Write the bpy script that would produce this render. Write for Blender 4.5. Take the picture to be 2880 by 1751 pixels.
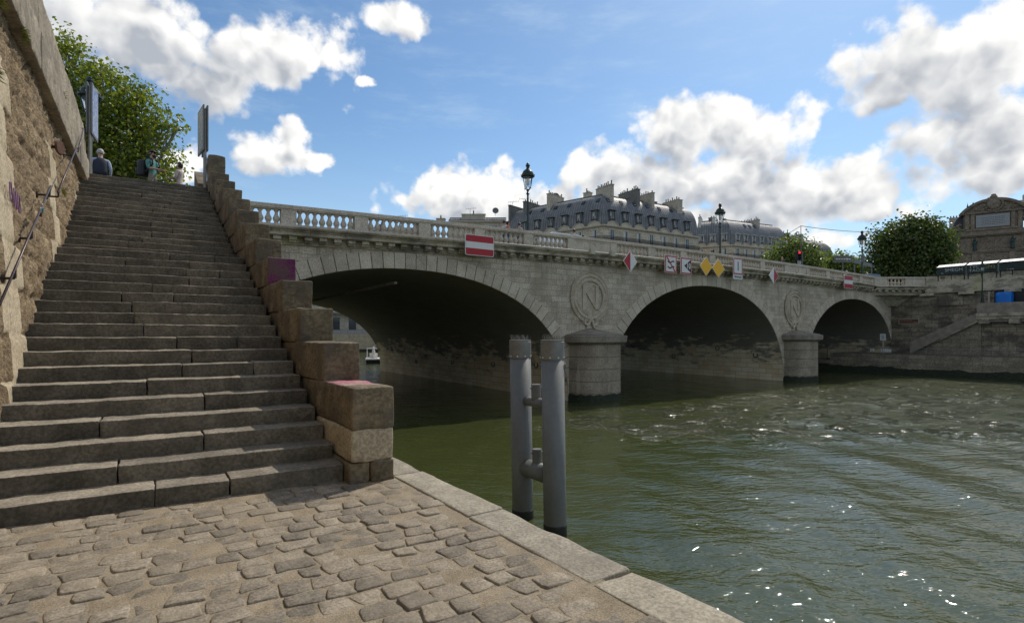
import bpy, bmesh, math, random
import numpy as np
from mathutils import Vector, Matrix
R = math.radians
random.seed(7); RS = np.random.RandomState(7)
for o in list(bpy.data.objects): bpy.data.objects.remove(o)
sc = bpy.context.scene
COL = sc.collection
# frame: x = across the river, y = upstream along the river, z up, quay paving at z=0

# ------------------------------------------------------------------ noise (numpy)
def _h(ix, iy, iz, s):
    n = (ix*374761393 + iy*668265263 + iz*2147483647 + s*1274126177) & 0xffffffff
    n = ((n ^ (n >> 13)) * 1274126177) & 0xffffffff
    return ((n ^ (n >> 16)) & 0xffff) / 65535.0
def vnoise(p, s=0):
    p = np.asarray(p, float); i = np.floor(p).astype(np.int64); f = p-i; f = f*f*(3-2*f); r = 0
    for dx in (0, 1):
        for dy in (0, 1):
            for dz in (0, 1):
                w = (f[:, 0] if dx else 1-f[:, 0])*(f[:, 1] if dy else 1-f[:, 1])*(f[:, 2] if dz else 1-f[:, 2])
                r = r + w*_h(i[:, 0]+dx, i[:, 1]+dy, i[:, 2]+dz, s)
    return r*2-1
def fbm(p, sc_=1., oct=4, s=0, gain=.5):
    p = np.asarray(p, float)*sc_; a = 1; r = 0
    for k in range(oct):
        r = r + a*vnoise(p, s+k*17); a *= gain; p = p*2.03
    return r

# ------------------------------------------------------------------ mesh builder
class MB:
    def __init__(s): s.v = []; s.f = []; s.m = []; s.uv = []
    def add(s, vs, fs, mi=0, uvs=None):
        b = len(s.v); s.v.extend([tuple(map(float, v)) for v in vs])
        for k, f in enumerate(fs):
            s.f.append(tuple(b+i for i in f)); s.m.append(mi)
            s.uv.append(uvs[k] if uvs else None)
        return s
    def box(s, x0, x1, y0, y1, z0, z1, mi=0, rz=0, c=None):
        vs = [(x, y, z) for z in (z0, z1) for y in (y0, y1) for x in (x0, x1)]
        if rz:
            c = c or ((x0+x1)/2, (y0+y1)/2); ca, sa = math.cos(rz), math.sin(rz)
            vs = [(c[0]+(x-c[0])*ca-(y-c[1])*sa, c[1]+(x-c[0])*sa+(y-c[1])*ca, z) for x, y, z in vs]
        return s.add(vs, [(0, 2, 3, 1), (4, 5, 7, 6), (0, 1, 5, 4), (1, 3, 7, 5), (3, 2, 6, 7), (2, 0, 4, 6)], mi)
    def hexa(s, b, t, mi=0):
        n = len(b)
        fs = [tuple(reversed(range(n))), tuple(range(n, 2*n))]+[(i, (i+1) % n, n+(i+1) % n, n+i) for i in range(n)]
        return s.add(list(b)+list(t), fs, mi)
    def obox(s, o, ex, ey, ez, mi=0):
        o, ex, ey, ez = map(Vector, (o, ex, ey, ez))
        return s.hexa([o, o+ex, o+ex+ey, o+ey], [o+ez, o+ex+ez, o+ex+ey+ez, o+ey+ez], mi)
    def lathe(s, prof, c=(0, 0, 0), n=12, mi=0, ax=None):
        vs = []
        for r, z in prof:
            for k in range(n):
                a = 2*math.pi*k/n; vs.append(Vector((r*math.cos(a), r*math.sin(a), z)))
        if ax is not None:
            q = Vector((0, 0, 1)).rotation_difference(Vector(ax)); vs = [q @ v for v in vs]
        vs = [v+Vector(c) for v in vs]; m = len(prof)
        fs = [(j*n+k, j*n+(k+1) % n, (j+1)*n+(k+1) % n, (j+1)*n+k) for j in range(m-1) for k in range(n)]
        fs += [tuple(reversed(range(n))), tuple((m-1)*n+k for k in range(n))]
        return s.add(vs, fs, mi)
    def tube(s, p0, p1, r0, r1=None, n=8, mi=0):
        p0, p1 = Vector(p0), Vector(p1); r1 = r0 if r1 is None else r1
        d = p1-p0
        return s.lathe([(r0, 0), (r1, d.length)], p0, n, mi, d.normalized())
    def path(s, pts, r, n=6, mi=0):
        for a, b in zip(pts[:-1], pts[1:]): s.tube(a, b, r, r, n, mi)
        return s
    def rblock(s, x0, x1, y0, y1, z0, z1, r=.02, step=.1, amp=.006, nsc=6, seed=0, mi=0, xf=None):
        h = np.array([(x1-x0)/2, (y1-y0)/2, (z1-z0)/2]); c = np.array([(x0+x1)/2, (y0+y1)/2, (z0+z1)/2])
        r = min(r, h.min()*.9)
        def co(hh):
            k = max(1, int(round(2*(hh-r)/step)))
            return np.concatenate([[-hh, -hh+r*.45], np.linspace(-hh+r, hh-r, k+1), [hh-r*.45, hh]])
        A = [co(q) for q in h]
        for ax in range(3):
            u, w = [(1, 2), (2, 0), (0, 1)][ax]
            for sg in (-1, 1):
                gu, gw = np.meshgrid(A[u], A[w], indexing='ij'); P = np.zeros(gu.shape+(3,))
                P[..., ax] = sg*h[ax]; P[..., u] = gu; P[..., w] = gw; P = P.reshape(-1, 3)
                q = np.clip(P, -(h-r), h-r); nn = P-q; nn /= np.maximum(np.linalg.norm(nn, axis=1, keepdims=True), 1e-9)
                P = q+nn*r
                if amp: P = P+nn*(fbm(P+c+seed*3.7, nsc, 3, seed)*amp)[:, None]
                P = P+c
                if xf is not None: P = xf(P)
                nu, nw = gu.shape; fs = []
                for i in range(nu-1):
                    for j in range(nw-1):
                        a = i*nw+j; f = (a, a+nw, a+nw+1, a+1); fs.append(f if sg > 0 else f[::-1])
                s.add(P, fs, mi)
        return s
    def build(s, name, mats, parent=None, smooth=False, local=False, merge=0, loc=None):
        me = bpy.data.meshes.new(name)
        V = np.array(s.v, float).reshape(-1, 3)
        off = np.zeros(3)
        if parent is not None and not local:
            off = np.array(wloc(parent))
        if loc is not None: off = off+np.array(loc)
        if loc is not None or (parent is not None and not local): V = V-off
        me.from_pydata(V.tolist(), [], s.f)
        mats = mats if isinstance(mats, (list, tuple)) else [mats]
        for m in mats: me.materials.append(m)
        me.polygons.foreach_set('material_index', s.m)
        if any(u is not None for u in s.uv):
            l = me.uv_layers.new(name='UVMap'); k = 0; flat = []
            for f, u in zip(s.f, s.uv):
                flat += [x for q in (u or [(0, 0)]*len(f)) for x in q]
            l.data.foreach_set('uv', flat)
        if smooth: me.polygons.foreach_set('use_smooth', [True]*len(s.f))
        if merge:
            bm = bmesh.new(); bm.from_mesh(me); bmesh.ops.remove_doubles(bm, verts=bm.verts, dist=merge); bm.to_mesh(me); bm.free()
        me.update()
        o = bpy.data.objects.new(name, me); COL.objects.link(o)
        if parent is not None: o.parent = parent
        if loc is not None: o.location = loc
        return o
def wloc(o):
    p = Vector((0, 0, 0))
    while o is not None: p = p+o.location; o = o.parent
    return p
def tag(o, label=None, cat=None, group=None, kind=None):
    if label: o['label'] = label
    if cat: o['category'] = cat
    if group: o['group'] = group
    if kind: o['kind'] = kind
    return o
def empty(name, loc, label, cat, group=None, rz=0):
    o = bpy.data.objects.new(name, None); COL.objects.link(o); o.location = loc; o.rotation_euler = (0, 0, rz); o.empty_display_size = .2
    return tag(o, label, cat, group)
def copy_tree(o, parent=None):
    c = o.copy(); COL.objects.link(c); c.parent = parent
    for ch in [x for x in bpy.data.objects if x.parent == o]: copy_tree(ch, c)
    return c
def text_mesh(body, size, bold=0., align='CENTER'):
    cu = bpy.data.curves.new('t', 'FONT'); cu.body = body; cu.size = size; cu.align_x = align; cu.align_y = 'CENTER'; cu.offset = bold; cu.extrude = .002
    ob = bpy.data.objects.new('t', cu); COL.objects.link(ob)
    me = bpy.data.meshes.new_from_object(ob.evaluated_get(bpy.context.evaluated_depsgraph_get()))
    bpy.data.objects.remove(ob)
    return [tuple(v.co) for v in me.vertices], [tuple(p.vertices) for p in me.polygons]
def add_text(mb, body, size, fn, mi=0, bold=0., wscale=1.):
    vs, fs = text_mesh(body, size, bold)
    mb.add([fn(x*wscale, y, z) for x, y, z in vs], fs, mi)

# ------------------------------------------------------------------ materials
class NT:
    def __init__(s, t): s.t = t
    def n(s, ty, **kw):
        nd = s.t.nodes.new(ty)
        for k, v in kw.items(): setattr(nd, k, v)
        return nd
    def l(s, a, b): s.t.links.new(a, b)
    def math(s, op, a, b=None, c=None, clamp=False):
        nd = s.n('ShaderNodeMath', operation=op); nd.use_clamp = clamp
        for i, v in enumerate((a, b, c)):
            if v is None: continue
            if hasattr(v, 'links'): s.l(v, nd.inputs[i])
            else: nd.inputs[i].default_value = v
        return nd.outputs[0]
    def vmath(s, op, a, b=None):
        nd = s.n('ShaderNodeVectorMath', operation=op)
        for i, v in enumerate((a, b)):
            if v is None: continue
            if hasattr(v, 'links'): s.l(v, nd.inputs[i])
            else: nd.inputs[i].default_value = v
        return nd
    def noise(s, vec, scale, detail=4, rough=.55, dist=0.):
        nd = s.n('ShaderNodeTexNoise'); nd.inputs['Scale'].default_value = scale; nd.inputs['Detail'].default_value = detail
        nd.inputs['Roughness'].default_value = rough; nd.inputs['Distortion'].default_value = dist
        if vec is not None: s.l(vec, nd.inputs['Vector'])
        return nd.outputs['Fac']
    def ss(s, x, a, b):
        nd = s.n('ShaderNodeMapRange', interpolation_type='SMOOTHSTEP'); s.l(x, nd.inputs[0])
        nd.inputs[1].default_value = a; nd.inputs[2].default_value = b; return nd.outputs[0]
    def mix(s, f, a, b, mode='MIX'):
        nd = s.n('ShaderNodeMix', data_type='RGBA', blend_type=mode)
        for i, v in ((0, f), (6, a), (7, b)):
            if hasattr(v, 'links'): s.l(v, nd.inputs[i])
            else: nd.inputs[i].default_value = v if i == 0 else (tuple(v)+(1,))[:4]
        return nd.outputs[2]
def newmat(name):
    m = bpy.data.materials.new(name); m.use_nodes = True; t = NT(m.node_tree)
    return m, t, m.node_tree.nodes['Principled BSDF']
def stone(name, c1, c2, scale=3., rough=.9, bump=.5, bscale=25., dist=.02, brick=None, rnd=0., stains=(), spec=.3, mic=.5):
    """c1/c2 blotch colours; brick=(axis,w,h,mortar,mcol); stains=[(colour,scale(3),lo,hi,amount)]"""
    m, t, p = newmat(name)
    co = t.n('ShaderNodeTexCoord').outputs['Object']
    nz = t.noise(co, scale, 5, .6)
    col = t.mix(t.ss(nz, .3, .7), c1, c2)
    fine = t.noise(co, bscale, 5, .65)
    col = t.mix(mic, col, t.mix(t.ss(fine, .32, .68), (.2, .2, .2), (.8, .8, .8)), 'OVERLAY')
    h = t.math('MULTIPLY', fine, 1.0)
    if brick:
        ax, w, hh, mo, mc, off = brick
        sp = t.n('ShaderNodeSeparateXYZ'); cb = t.n('ShaderNodeCombineXYZ')
        if ax == 'uv': t.l(t.n('ShaderNodeTexCoord').outputs['UV'], sp.inputs[0]); a, b = 0, 1
        else: t.l(co, sp.inputs[0]); a, b = {'xz': (0, 2), 'yz': (1, 2), 'xy': (0, 1)}[ax]
        t.l(sp.outputs[a], cb.inputs[0]); t.l(sp.outputs[b], cb.inputs[1])
        wob = t.vmath('ADD', cb.outputs[0], None)
        br = t.n('ShaderNodeTexBrick'); br.inputs['Scale'].default_value = 1; br.inputs['Brick Width'].default_value = w; br.inputs['Row Height'].default_value = hh
        br.inputs['Mortar Size'].default_value = mo; br.inputs['Mortar Smooth'].default_value = .3; br.inputs['Bias'].default_value = 0; br.offset = off
        br.inputs['Color1'].default_value = (.3, .3, .3, 1); br.inputs['Color2'].default_value = (.68, .68, .68, 1); br.inputs['Mortar'].default_value = (.5, .5, .5, 1)
        t.l(cb.outputs[0], br.inputs['Vector'])
        col = t.mix(.42, col, br.outputs['Color'], 'OVERLAY')
        col = t.mix(t.math('MULTIPLY', br.outputs['Fac'], .8), col, mc)
        h = t.math('SUBTRACT', h, t.math('MULTIPLY', br.outputs['Fac'], 1.6))
    for sc_, (sx, sy, sz), lo, hi, am, c in stains:
        mp = t.n('ShaderNodeMapping'); mp.inputs['Scale'].default_value = (sx, sy, sz); t.l(co, mp.inputs[0])
        f = t.ss(t.noise(mp.outputs[0], sc_, 5, .6), lo, hi)
        col = t.mix(t.math('MULTIPLY', f, am), col, c)
    if rnd:
        g = t.n('ShaderNodeNewGeometry').outputs['Random Per Island']
        col = t.mix(rnd, col, t.mix(g, (.12, .12, .13), (.85, .82, .78)), 'OVERLAY')
    t.l(col, p.inputs['Base Color']); p.inputs['Roughness'].default_value = rough; p.inputs['Specular IOR Level'].default_value = spec
    b = t.n('ShaderNodeBump'); b.inputs['Strength'].default_value = bump; b.inputs['Distance'].default_value = dist
    t.l(h, b.inputs['Height']); t.l(b.outputs[0], p.inputs['Normal'])
    m['_c'] = 1
    return m
def plain(name, c, rough=.5, metal=0., spec=.4, var=.12, vs=8., bump=0.):
    m, t, p = newmat(name)
    co = t.n('ShaderNodeTexCoord').outputs['Object']
    n = t.noise(co, vs, 4)
    d = tuple(max(0, x*(1-var*2)) for x in c)
    t.l(t.mix(t.ss(n, .25, .75), d, c), p.inputs['Base Color'])
    p.inputs['Roughness'].default_value = rough; p.inputs['Metallic'].default_value = metal; p.inputs['Specular IOR Level'].default_value = spec
    if bump:
        b = t.n('ShaderNodeBump'); b.inputs['Strength'].default_value = bump; b.inputs['Distance'].default_value = .01; t.l(n, b.inputs['Height']); t.l(b.outputs[0], p.inputs['Normal'])
    return m
def leafmat(name, c1, c2, c3, tr=.4):
    m, t, p = newmat(name)
    g = t.n('ShaderNodeNewGeometry').outputs['Random Per Island']
    col = t.mix(t.ss(g, 0, .85), c1, c2); col = t.mix(t.ss(g, .955, .99), col, c3)
    t.l(col, p.inputs['Base Color']); p.inputs['Roughness'].default_value = .38; p.inputs['Specular IOR Level'].default_value = .5
    tl = t.n('ShaderNodeBsdfTranslucent'); t.l(t.mix(1., col, (1.25, 1.3, .6), 'MULTIPLY'), tl.inputs['Color'])
    mx = t.n('ShaderNodeMixShader'); mx.inputs[0].default_value = tr
    t.l(p.outputs[0], mx.inputs[1]); t.l(tl.outputs[0], mx.inputs[2]); t.l(mx.outputs[0], m.node_tree.nodes['Material Output'].inputs[0])
    return m

M = {}
dk = (.03, .028, .025)
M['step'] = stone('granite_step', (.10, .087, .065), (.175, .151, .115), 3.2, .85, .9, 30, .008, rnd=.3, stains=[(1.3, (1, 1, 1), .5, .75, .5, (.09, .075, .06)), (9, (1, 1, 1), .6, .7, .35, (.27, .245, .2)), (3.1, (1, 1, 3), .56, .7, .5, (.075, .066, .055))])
M['tread'] = stone('worn_sunlit_tread', (.2, .175, .135), (.31, .27, .21), 3.2, .85, .9, 30, .008, rnd=.3, stains=[(2.1, (1, 1, 1), .5, .7, .5, (.14, .12, .09))])  # paler step stone: polished wear plus sunlight on the tops put into the colour
M['cheek'] = stone('cheek_stone', (.145, .115, .072), (.235, .188, .122), 2.6, .9, 1., 24, .012, rnd=.25, stains=[(2.6, (1, 1, .7), .44, .6, .85, (.12, .1, .075)), (6.5, (1, 1, 1.8), .52, .66, .65, (.075, .063, .048)), (14, (1, 1, 1), .58, .68, .5, (.25, .205, .14)), (2.6, (1, 1, 1), .62, .7, .5, (.28, .23, .16)), (7, (1, 1, 1.), .6, .72, .4, (.09, .08, .065))])
M['cheekpink'] = stone('cheek_stone_pink', (.13, .022, .08), (.15, .045, .1), 1.5, .9, .5, 30, .008, stains=[(2.2, (1, 1, 1), .46, .66, .85, (.12, .085, .075))])
M['pinktop'] = stone('pink_paint', (.4, .13, .17), (.36, .19, .19), 3, .9, .3, 30, .004, stains=[(4, (1, 1, 1), .5, .62, .9, (.36, .29, .2))])
M['rubble'] = stone('rubble_wall', (.185, .13, .075), (.33, .245, .15), 2.6, .95, 1.0, 26, .04, stains=[(.55, (1, 1, 1), .5, .68, .6, (.24, .18, .12)), (5, (1, 1, 1), .56, .7, .7, (.1, .07, .04)), (2.2, (1, .5, 1.6), .6, .72, .5, (.6, .47, .29))])
M['dressed'] = stone('dressed_stone', (.36, .29, .19), (.48, .4, .28), 2., .9, .5, 30, .01, stains=[(1.5, (1, 1, .35), .55, .7, .6, (.24, .19, .13)), (6, (1, 1, .6), .62, .7, .5, (.2, .16, .1))])
M['coping'] = stone('coping_stone', (.23, .195, .145), (.37, .32, .24), 1.6, .9, 1., 20, .016, stains=[(1.1, (1, .4, 1), .46, .62, .75, (.15, .128, .1)), (4, (1, 1, 2), .55, .68, .6, (.13, .11, .085)), (12, (1, 1, 1), .63, .7, .7, (.1, .085, .065))])
M['kerb'] = stone('quay_edge_stone', (.27, .235, .18), (.37, .33, .255), 2.5, .85, .7, 45, .006, rnd=.18, stains=[(14, (1, 1, 1), .64, .7, .8, (.1, .09, .075)), (2, (1, 1, 1), .5, .7, .6, (.2, .175, .135)), (5, (1, 1, 1), .6, .7, .5, (.42, .37, .29))])
M['cobble'] = stone('cobble', (.18, .152, .115), (.285, .242, .185), 6, .85, 1., 50, .008, rnd=.32, stains=[(1.1, (1, 1, 1), .45, .7, .5, (.3, .25, .18)), (9, (1, 1, 1), .55, .7, .5, (.33, .275, .2)), (22, (1, 1, 1), .62, .72, .4, (.15, .13, .11))])
M['sand'] = stone('joint_sand', (.225, .18, .12), (.32, .26, .18), 6, .95, .8, 90, .008, stains=[(3, (1, 1, 1), .55, .7, .5, (.22, .18, .13))])
M['ashlar'] = stone('bridge_ashlar', (.40, .335, .25), (.53, .455, .35), 1.1, .9, .5, 14, .012, brick=('xz', .72, .31, .012, (.2, .175, .14), .5), stains=[(.5, (1, 1, .35), .5, .72, .65, (.3, .24, .165)), (2.2, (1, 1, .14), .56, .72, .65, (.19, .155, .11)), (1.1, (1, 1, .8), .6, .66, .35, (.66, .6, .5))])
M['vouss'] = stone('voussoir_stone', (.43, .365, .28), (.54, .47, .37), 1.5, .9, .4, 20, .008, rnd=.22, stains=[(1.4, (1, 1, .5), .58, .75, .5, (.3, .26, .2))])
M['cornice'] = stone('cornice_stone', (.36, .305, .22), (.5, .43, .33), 1.5, .9, .5, 18, .01, stains=[(.8, (1, 1, 2.5), .46, .62, .75, (.13, .115, .09)), (3.0, (1, 1, .6), .58, .7, .8, (.1, .085, .06)), (.7, (1, 1, 1), .58, .66, .4, (.42, .4, .2))])
M['balus'] = stone('balustrade_stone', (.46, .39, .305), (.57, .495, .4), 1.5, .85, .25, 20, .006, stains=[(2, (1, 1, 1), .6, .75, .4, (.36, .31, .25))])
M['capst'] = stone('pier_cap_stone', (.2, .172, .135), (.3, .26, .205), 2, .9, .5, 20, .01, stains=[(2, (1, 1, .5), .55, .7, .6, (.13, .11, .085))])
M['pier'] = stone('pier_stone', (.24, .2, .15), (.35, .295, .222), 1.3, .9, .4, 16, .01, stains=[(1.6, (1, 1, .16), .6, .68, .7, (.45, .39, .3)), (1.2, (1, 1, .3), .55, .75, .5, (.2, .165, .12))])
M['algae'] = stone('algae_stone', (.02, .028, .018), (.045, .05, .03), 6, .8, .8, 30, .02)
M['letter'] = stone('relief_stone', (.41, .345, .255), (.53, .455, .345), 2, .9, .4, 20, .008, stains=[(2.5, (1, 1, .6), .55, .7, .6, (.34, .27, .17))])
M['farwall'] = stone('far_quay_wall', (.2, .165, .12), (.3, .25, .185), .8, .95, .6, 8, .03, brick=('yz', 1.1, .42, .02, (.08, .07, .055), .5), stains=[(.5, (1, 1, 2), .45, .62, .8, (.08, .07, .055)), (.9, (1, 1, 2), .58, .68, .5, (.36, .3, .21))])
M['farlow'] = stone('low_quay_wall', (.2, .17, .125), (.3, .26, .19), .8, .95, .5, 8, .03, brick=('yz', 1.3, .36, .015, (.1, .085, .06), .5), stains=[(.5, (1, 1, 2), .5, .7, .6, (.12, .105, .075))])
M['pave'] = stone('far_paving', (.24, .22, .19), (.32, .29, .25), 1., .9, .3, 12, .01)
M['asphalt'] = stone('asphalt', (.05, .05, .052), (.075, .073, .07), 2., .9, .3, 60, .005)
# soot-blackened vault: black above, brown stone with courses lower down (grime has its own ragged outline)
def vaultmat():
    m, t, p = newmat('vault_stone')
    tc = t.n('ShaderNodeTexCoord'); co = tc.outputs['Object']; uv = tc.outputs['UV']
    sp = t.n('ShaderNodeSeparateXYZ'); t.l(co, sp.inputs[0])
    br = t.n('ShaderNodeTexBrick'); t.l(uv, br.inputs['Vector']); br.inputs['Scale'].default_value = 1; br.inputs['Brick Width'].default_value = 1.1; br.inputs['Row Height'].default_value = .4
    br.inputs['Mortar Size'].default_value = .018; br.inputs['Color1'].default_value = (.3, .3, .3, 1); br.inputs['Color2'].default_value = (.7, .7, .7, 1); br.inputs['Mortar'].default_value = (.35, .35, .35, 1)
    base = t.mix(t.ss(t.noise(co, .7, 5), .3, .7), (.66, .53, .34), (.8, .67, .46))
    base = t.mix(.45, base, br.outputs['Color'], 'OVERLAY')
    base = t.mix(t.math('MULTIPLY', br.outputs['Fac'], .6), base, (.2, .155, .09))
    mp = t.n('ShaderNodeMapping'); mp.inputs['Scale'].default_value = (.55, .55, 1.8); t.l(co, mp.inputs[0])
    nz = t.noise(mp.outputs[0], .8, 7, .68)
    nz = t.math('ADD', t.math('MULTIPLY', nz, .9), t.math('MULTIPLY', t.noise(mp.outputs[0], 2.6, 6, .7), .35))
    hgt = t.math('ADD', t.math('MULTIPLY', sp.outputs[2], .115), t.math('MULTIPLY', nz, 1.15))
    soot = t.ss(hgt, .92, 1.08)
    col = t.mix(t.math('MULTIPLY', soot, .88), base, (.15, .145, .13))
    wet = t.ss(t.math('ADD', sp.outputs[2], t.math('MULTIPLY', t.noise(co, 1.5, 4), .35)), -1.45, -1.62)
    col = t.mix(wet, col, (.02, .024, .018))
    t.l(col, p.inputs['Base Color']); p.inputs['Roughness'].default_value = .9
    b = t.n('ShaderNodeBump'); b.inputs['Strength'].default_value = .5; b.inputs['Distance'].default_value = .02
    t.l(t.math('SUBTRACT', t.noise(co, 9, 4), br.outputs['Fac']), b.inputs['Height']); t.l(b.outputs[0], p.inputs['Normal'])
    return m
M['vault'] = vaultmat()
M['steel'] = stone('grey_pile_paint', (.165, .168, .16), (.195, .197, .188), .9, .45, .05, 12, .002, mic=.1, stains=[(3, (1, 1, .07), .58, .74, .4, (.11, .105, .09)), (9, (1, 1, .4), .66, .72, .35, (.24, .235, .22)), (1.2, (1, 1, .25), .6, .7, .3, (.13, .12, .095))])
M['steelcap'] = plain('galvanised_steel', (.27, .26, .235), .5, .4, .5, .15, 5)
M['bolt'] = plain('bolt_steel', (.75, .74, .7), .35, .3)
M['darkwet'] = plain('wet_weed', (.02, .022, .015), .6, bump=.6, vs=30)
M['green'] = plain('lamp_green_iron', (.012, .028, .018), .4, .2, .5)
M['black'] = plain('black_iron', (.012, .012, .013), .5)
M['iron'] = plain('dark_iron', (.05, .04, .036), .5, .5)
M['rail'] = plain('handrail_iron', (.1, .075, .075), .42, .6, .5, .2, 12)
M['rust'] = plain('rust', (.13, .06, .035), .8, 0, .3, .25, 15, .4)
M['red'] = plain('sign_red', (.42, .012, .02), .45, var=.05)
M['white'] = plain('sign_white', (.72, .7, .66), .5, var=.05)
M['signblack'] = plain('sign_black', (.012, .013, .016), .5)
M['yellow'] = plain('sign_yellow', (.9, .46, .005), .5, var=.04)
M['graysign'] = plain('sign_grey', (.17, .165, .155), .5, .3)
M['brown'] = plain('plaque_brown', (.16, .06, .03), .6, var=.15, vs=14)
M['pale'] = plain('plaque_border', (.45, .38, .3), .6)
M['conduit'] = plain('conduit', (.5, .46, .34), .6)
M['zinc'] = None
def zincmat(name, c1, c2, w=.6):
    m, t, p = newmat(name)
    tc = t.n('ShaderNodeTexCoord'); sp = t.n('ShaderNodeSeparateXYZ'); t.l(tc.outputs['UV'], sp.inputs[0])
    f = t.math('FRACT', t.math('DIVIDE', sp.outputs[0], w))
    d = t.math('ABSOLUTE', t.math('SUBTRACT', f, .5))
    seam = t.ss(d, .34, .46)
    nz = t.noise(tc.outputs['Object'], .9, 5, .6)
    pan = t.n('ShaderNodeTexWhiteNoise', noise_dimensions='2D'); cb = t.n('ShaderNodeCombineXYZ')
    t.l(t.math('FLOOR', t.math('DIVIDE', sp.outputs[0], w)), cb.inputs[0]); t.l(t.math('FLOOR', t.math('DIVIDE', sp.outputs[1], 2.)), cb.inputs[1]); t.l(cb.outputs[0], pan.inputs[0])
    col = t.mix(t.ss(nz, .3, .7), c1, c2); col = t.mix(.25, col, t.mix(pan.outputs[0], (.3, .3, .3), (.7, .7, .7)), 'OVERLAY')
    col = t.mix(t.math('MULTIPLY', seam, .8), col, tuple(x*.45 for x in c1))
    t.l(col, p.inputs['Base Color']); p.inputs['Roughness'].default_value = .55; p.inputs['Metallic'].default_value = .0; p.inputs['Specular IOR Level'].default_value = .4
    b = t.n('ShaderNodeBump'); b.inputs['Strength'].default_value = 1; b.inputs['Distance'].default_value = .05; t.l(seam, b.inputs['Height']); t.l(b.outputs[0], p.inputs['Normal'])
    return m
M['zinc'] = zincmat('zinc_roof', (.13, .132, .138), (.2, .198, .196), .62)
M['slate'] = zincmat('slate_roof', (.085, .085, .1), (.13, .125, .14), .9)
M['limestone'] = stone('limestone_facade', (.45, .385, .285), (.55, .475, .36), .35, .9, .3, 4, .02, brick=('uv', 1.4, .5, .012, (.38, .31, .21), .5), stains=[(.5, (1, 1, .5), .55, .75, .4, (.42, .33, .2))])
M['limetrim'] = stone('limestone_trim', (.46, .395, .3), (.55, .48, .37), .8, .9, .3, 6, .02)
M['chim'] = stone('chimney_render', (.4, .35, .27), (.5, .44, .35), .5, .9, .3, 4, .02, stains=[(.6, (1, 1, .4), .5, .75, .5, (.28, .24, .19))])
M['chimdark'] = stone('chimney_grey', (.15, .14, .13), (.21, .2, .18), .5, .9, .3, 4, .02)
M['chimbrick'] = stone('chimney_brick', (.1, .05, .04), (.15, .08, .06), .5, .9, .3, 4, .02)
M['pot'] = plain('chimney_pot', (.09, .06, .045), .8)
M['glass'] = plain('window_glass', (.045, .055, .07), .12, 0, .6, .3, .6)
M['winframe'] = plain('window_frame', (.62, .6, .55), .5)
M['curtain'] = plain('curtain', (.55, .55, .55), .7)
M['fount'] = stone('fountain_stone', (.17, .132, .094), (.26, .21, .155), .6, .9, .5, 5, .04, stains=[(.7, (1, 1, .5), .5, .7, .6, (.14, .105, .08))])
M['bronze'] = plain('bronze_patina', (.03, .06, .055), .5, .3)
M['marble'] = plain('pale_marble', (.3, .3, .3), .5)
M['boxgreen'] = plain('box_green', (.012, .03, .022), .5, var=.3, vs=3)
M['lid'] = plain('lid_white', (.55, .57, .55), .5)
M['tagwhite'] = plain('tag_paint', (.38, .4, .4), .7)
M['tagyel'] = plain('tag_paint_yellow', (.28, .27, .08), .7)
M['tagpurple'] = plain('tag_paint_purple', (.24, .12, .22), .7)
M['blue'] = plain('blue_plastic', (.0, .17, .62), .4)
M['bark'] = stone('bark', (.2, .18, .14), (.32, .29, .23), 3, .9, .6, 12, .03)
M['leafA'] = leafmat('poplar_leaf', (.11, .155, .022), (.24, .27, .04), (.27, .25, .025), .5)
M['leafB'] = leafmat('plane_leaf', (.045, .075, .018), (.11, .14, .03), (.2, .17, .04), .42)
M['leafC'] = leafmat('lime_leaf', (.075, .12, .028), (.17, .21, .05), (.26, .25, .07), .5)
M['moss'] = leafmat('weed', (.06, .07, .02), (.12, .11, .04), (.2, .15, .06), .3)
M['skin'] = plain('skin', (.5, .28, .19), .55)
M['hair'] = plain('dark_hair', (.02, .013, .01), .5)
M['hairgrey'] = plain('grey_hair', (.5, .46, .42), .6)
M['blond'] = plain('fair_hair', (.42, .24, .09), .5)
M['teal'] = plain('teal_shirt', (.1, .27, .25), .8)
M['cap'] = plain('black_cap', (.012, .011, .012), .7)
M['navy'] = plain('navy_vest', (.035, .038, .06), .8)
M['shirtwhite'] = plain('white_shirt', (.6, .6, .62), .8)
M['paleblue'] = plain('pale_blue_shirt', (.45, .5, .62), .8)
M['cream'] = plain('cream_blouse', (.55, .45, .4), .8)
M['khaki'] = plain('khaki_trousers', (.25, .21, .15), .8)
M['jean'] = plain('blue_jeans', (.06, .09, .16), .8)
M['coral'] = plain('coral_top', (.55, .17, .11), .8)
M['denim'] = plain('denim_jacket', (.06, .08, .14), .8)
M['carwhite'] = plain('white_car_paint', (.85, .85, .84), .25, var=.02)
M['carblue'] = plain('dark_blue_car_paint', (.02, .04, .07), .2, var=.02)
M['rubber'] = plain('rubber', (.02, .02, .02), .8)
M['mapblue'] = None
def mapmat(name, a, b, c, s=14.):
    m, t, p = newmat(name); co = t.n('ShaderNodeTexCoord').outputs['Object']
    v = t.n('ShaderNodeTexVoronoi'); v.inputs['Scale'].default_value = s; t.l(co, v.inputs['Vector'])
    n = t.noise(co, 9, 5)
    col = t.mix(t.ss(n, .42, .58), a, b); col = t.mix(t.ss(v.outputs['Distance'], .5, .6), col, c)
    t.l(col, p.inputs['Base Color']); p.inputs['Roughness'].default_value = .3
    return m
M['mapblue'] = mapmat('map_print', (.14, .18, .3), (.3, .31, .38), (.08, .1, .2))
M['mapold'] = mapmat('weathered_poster', (.3, .26, .17), (.42, .37, .26), (.2, .17, .12))
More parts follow.
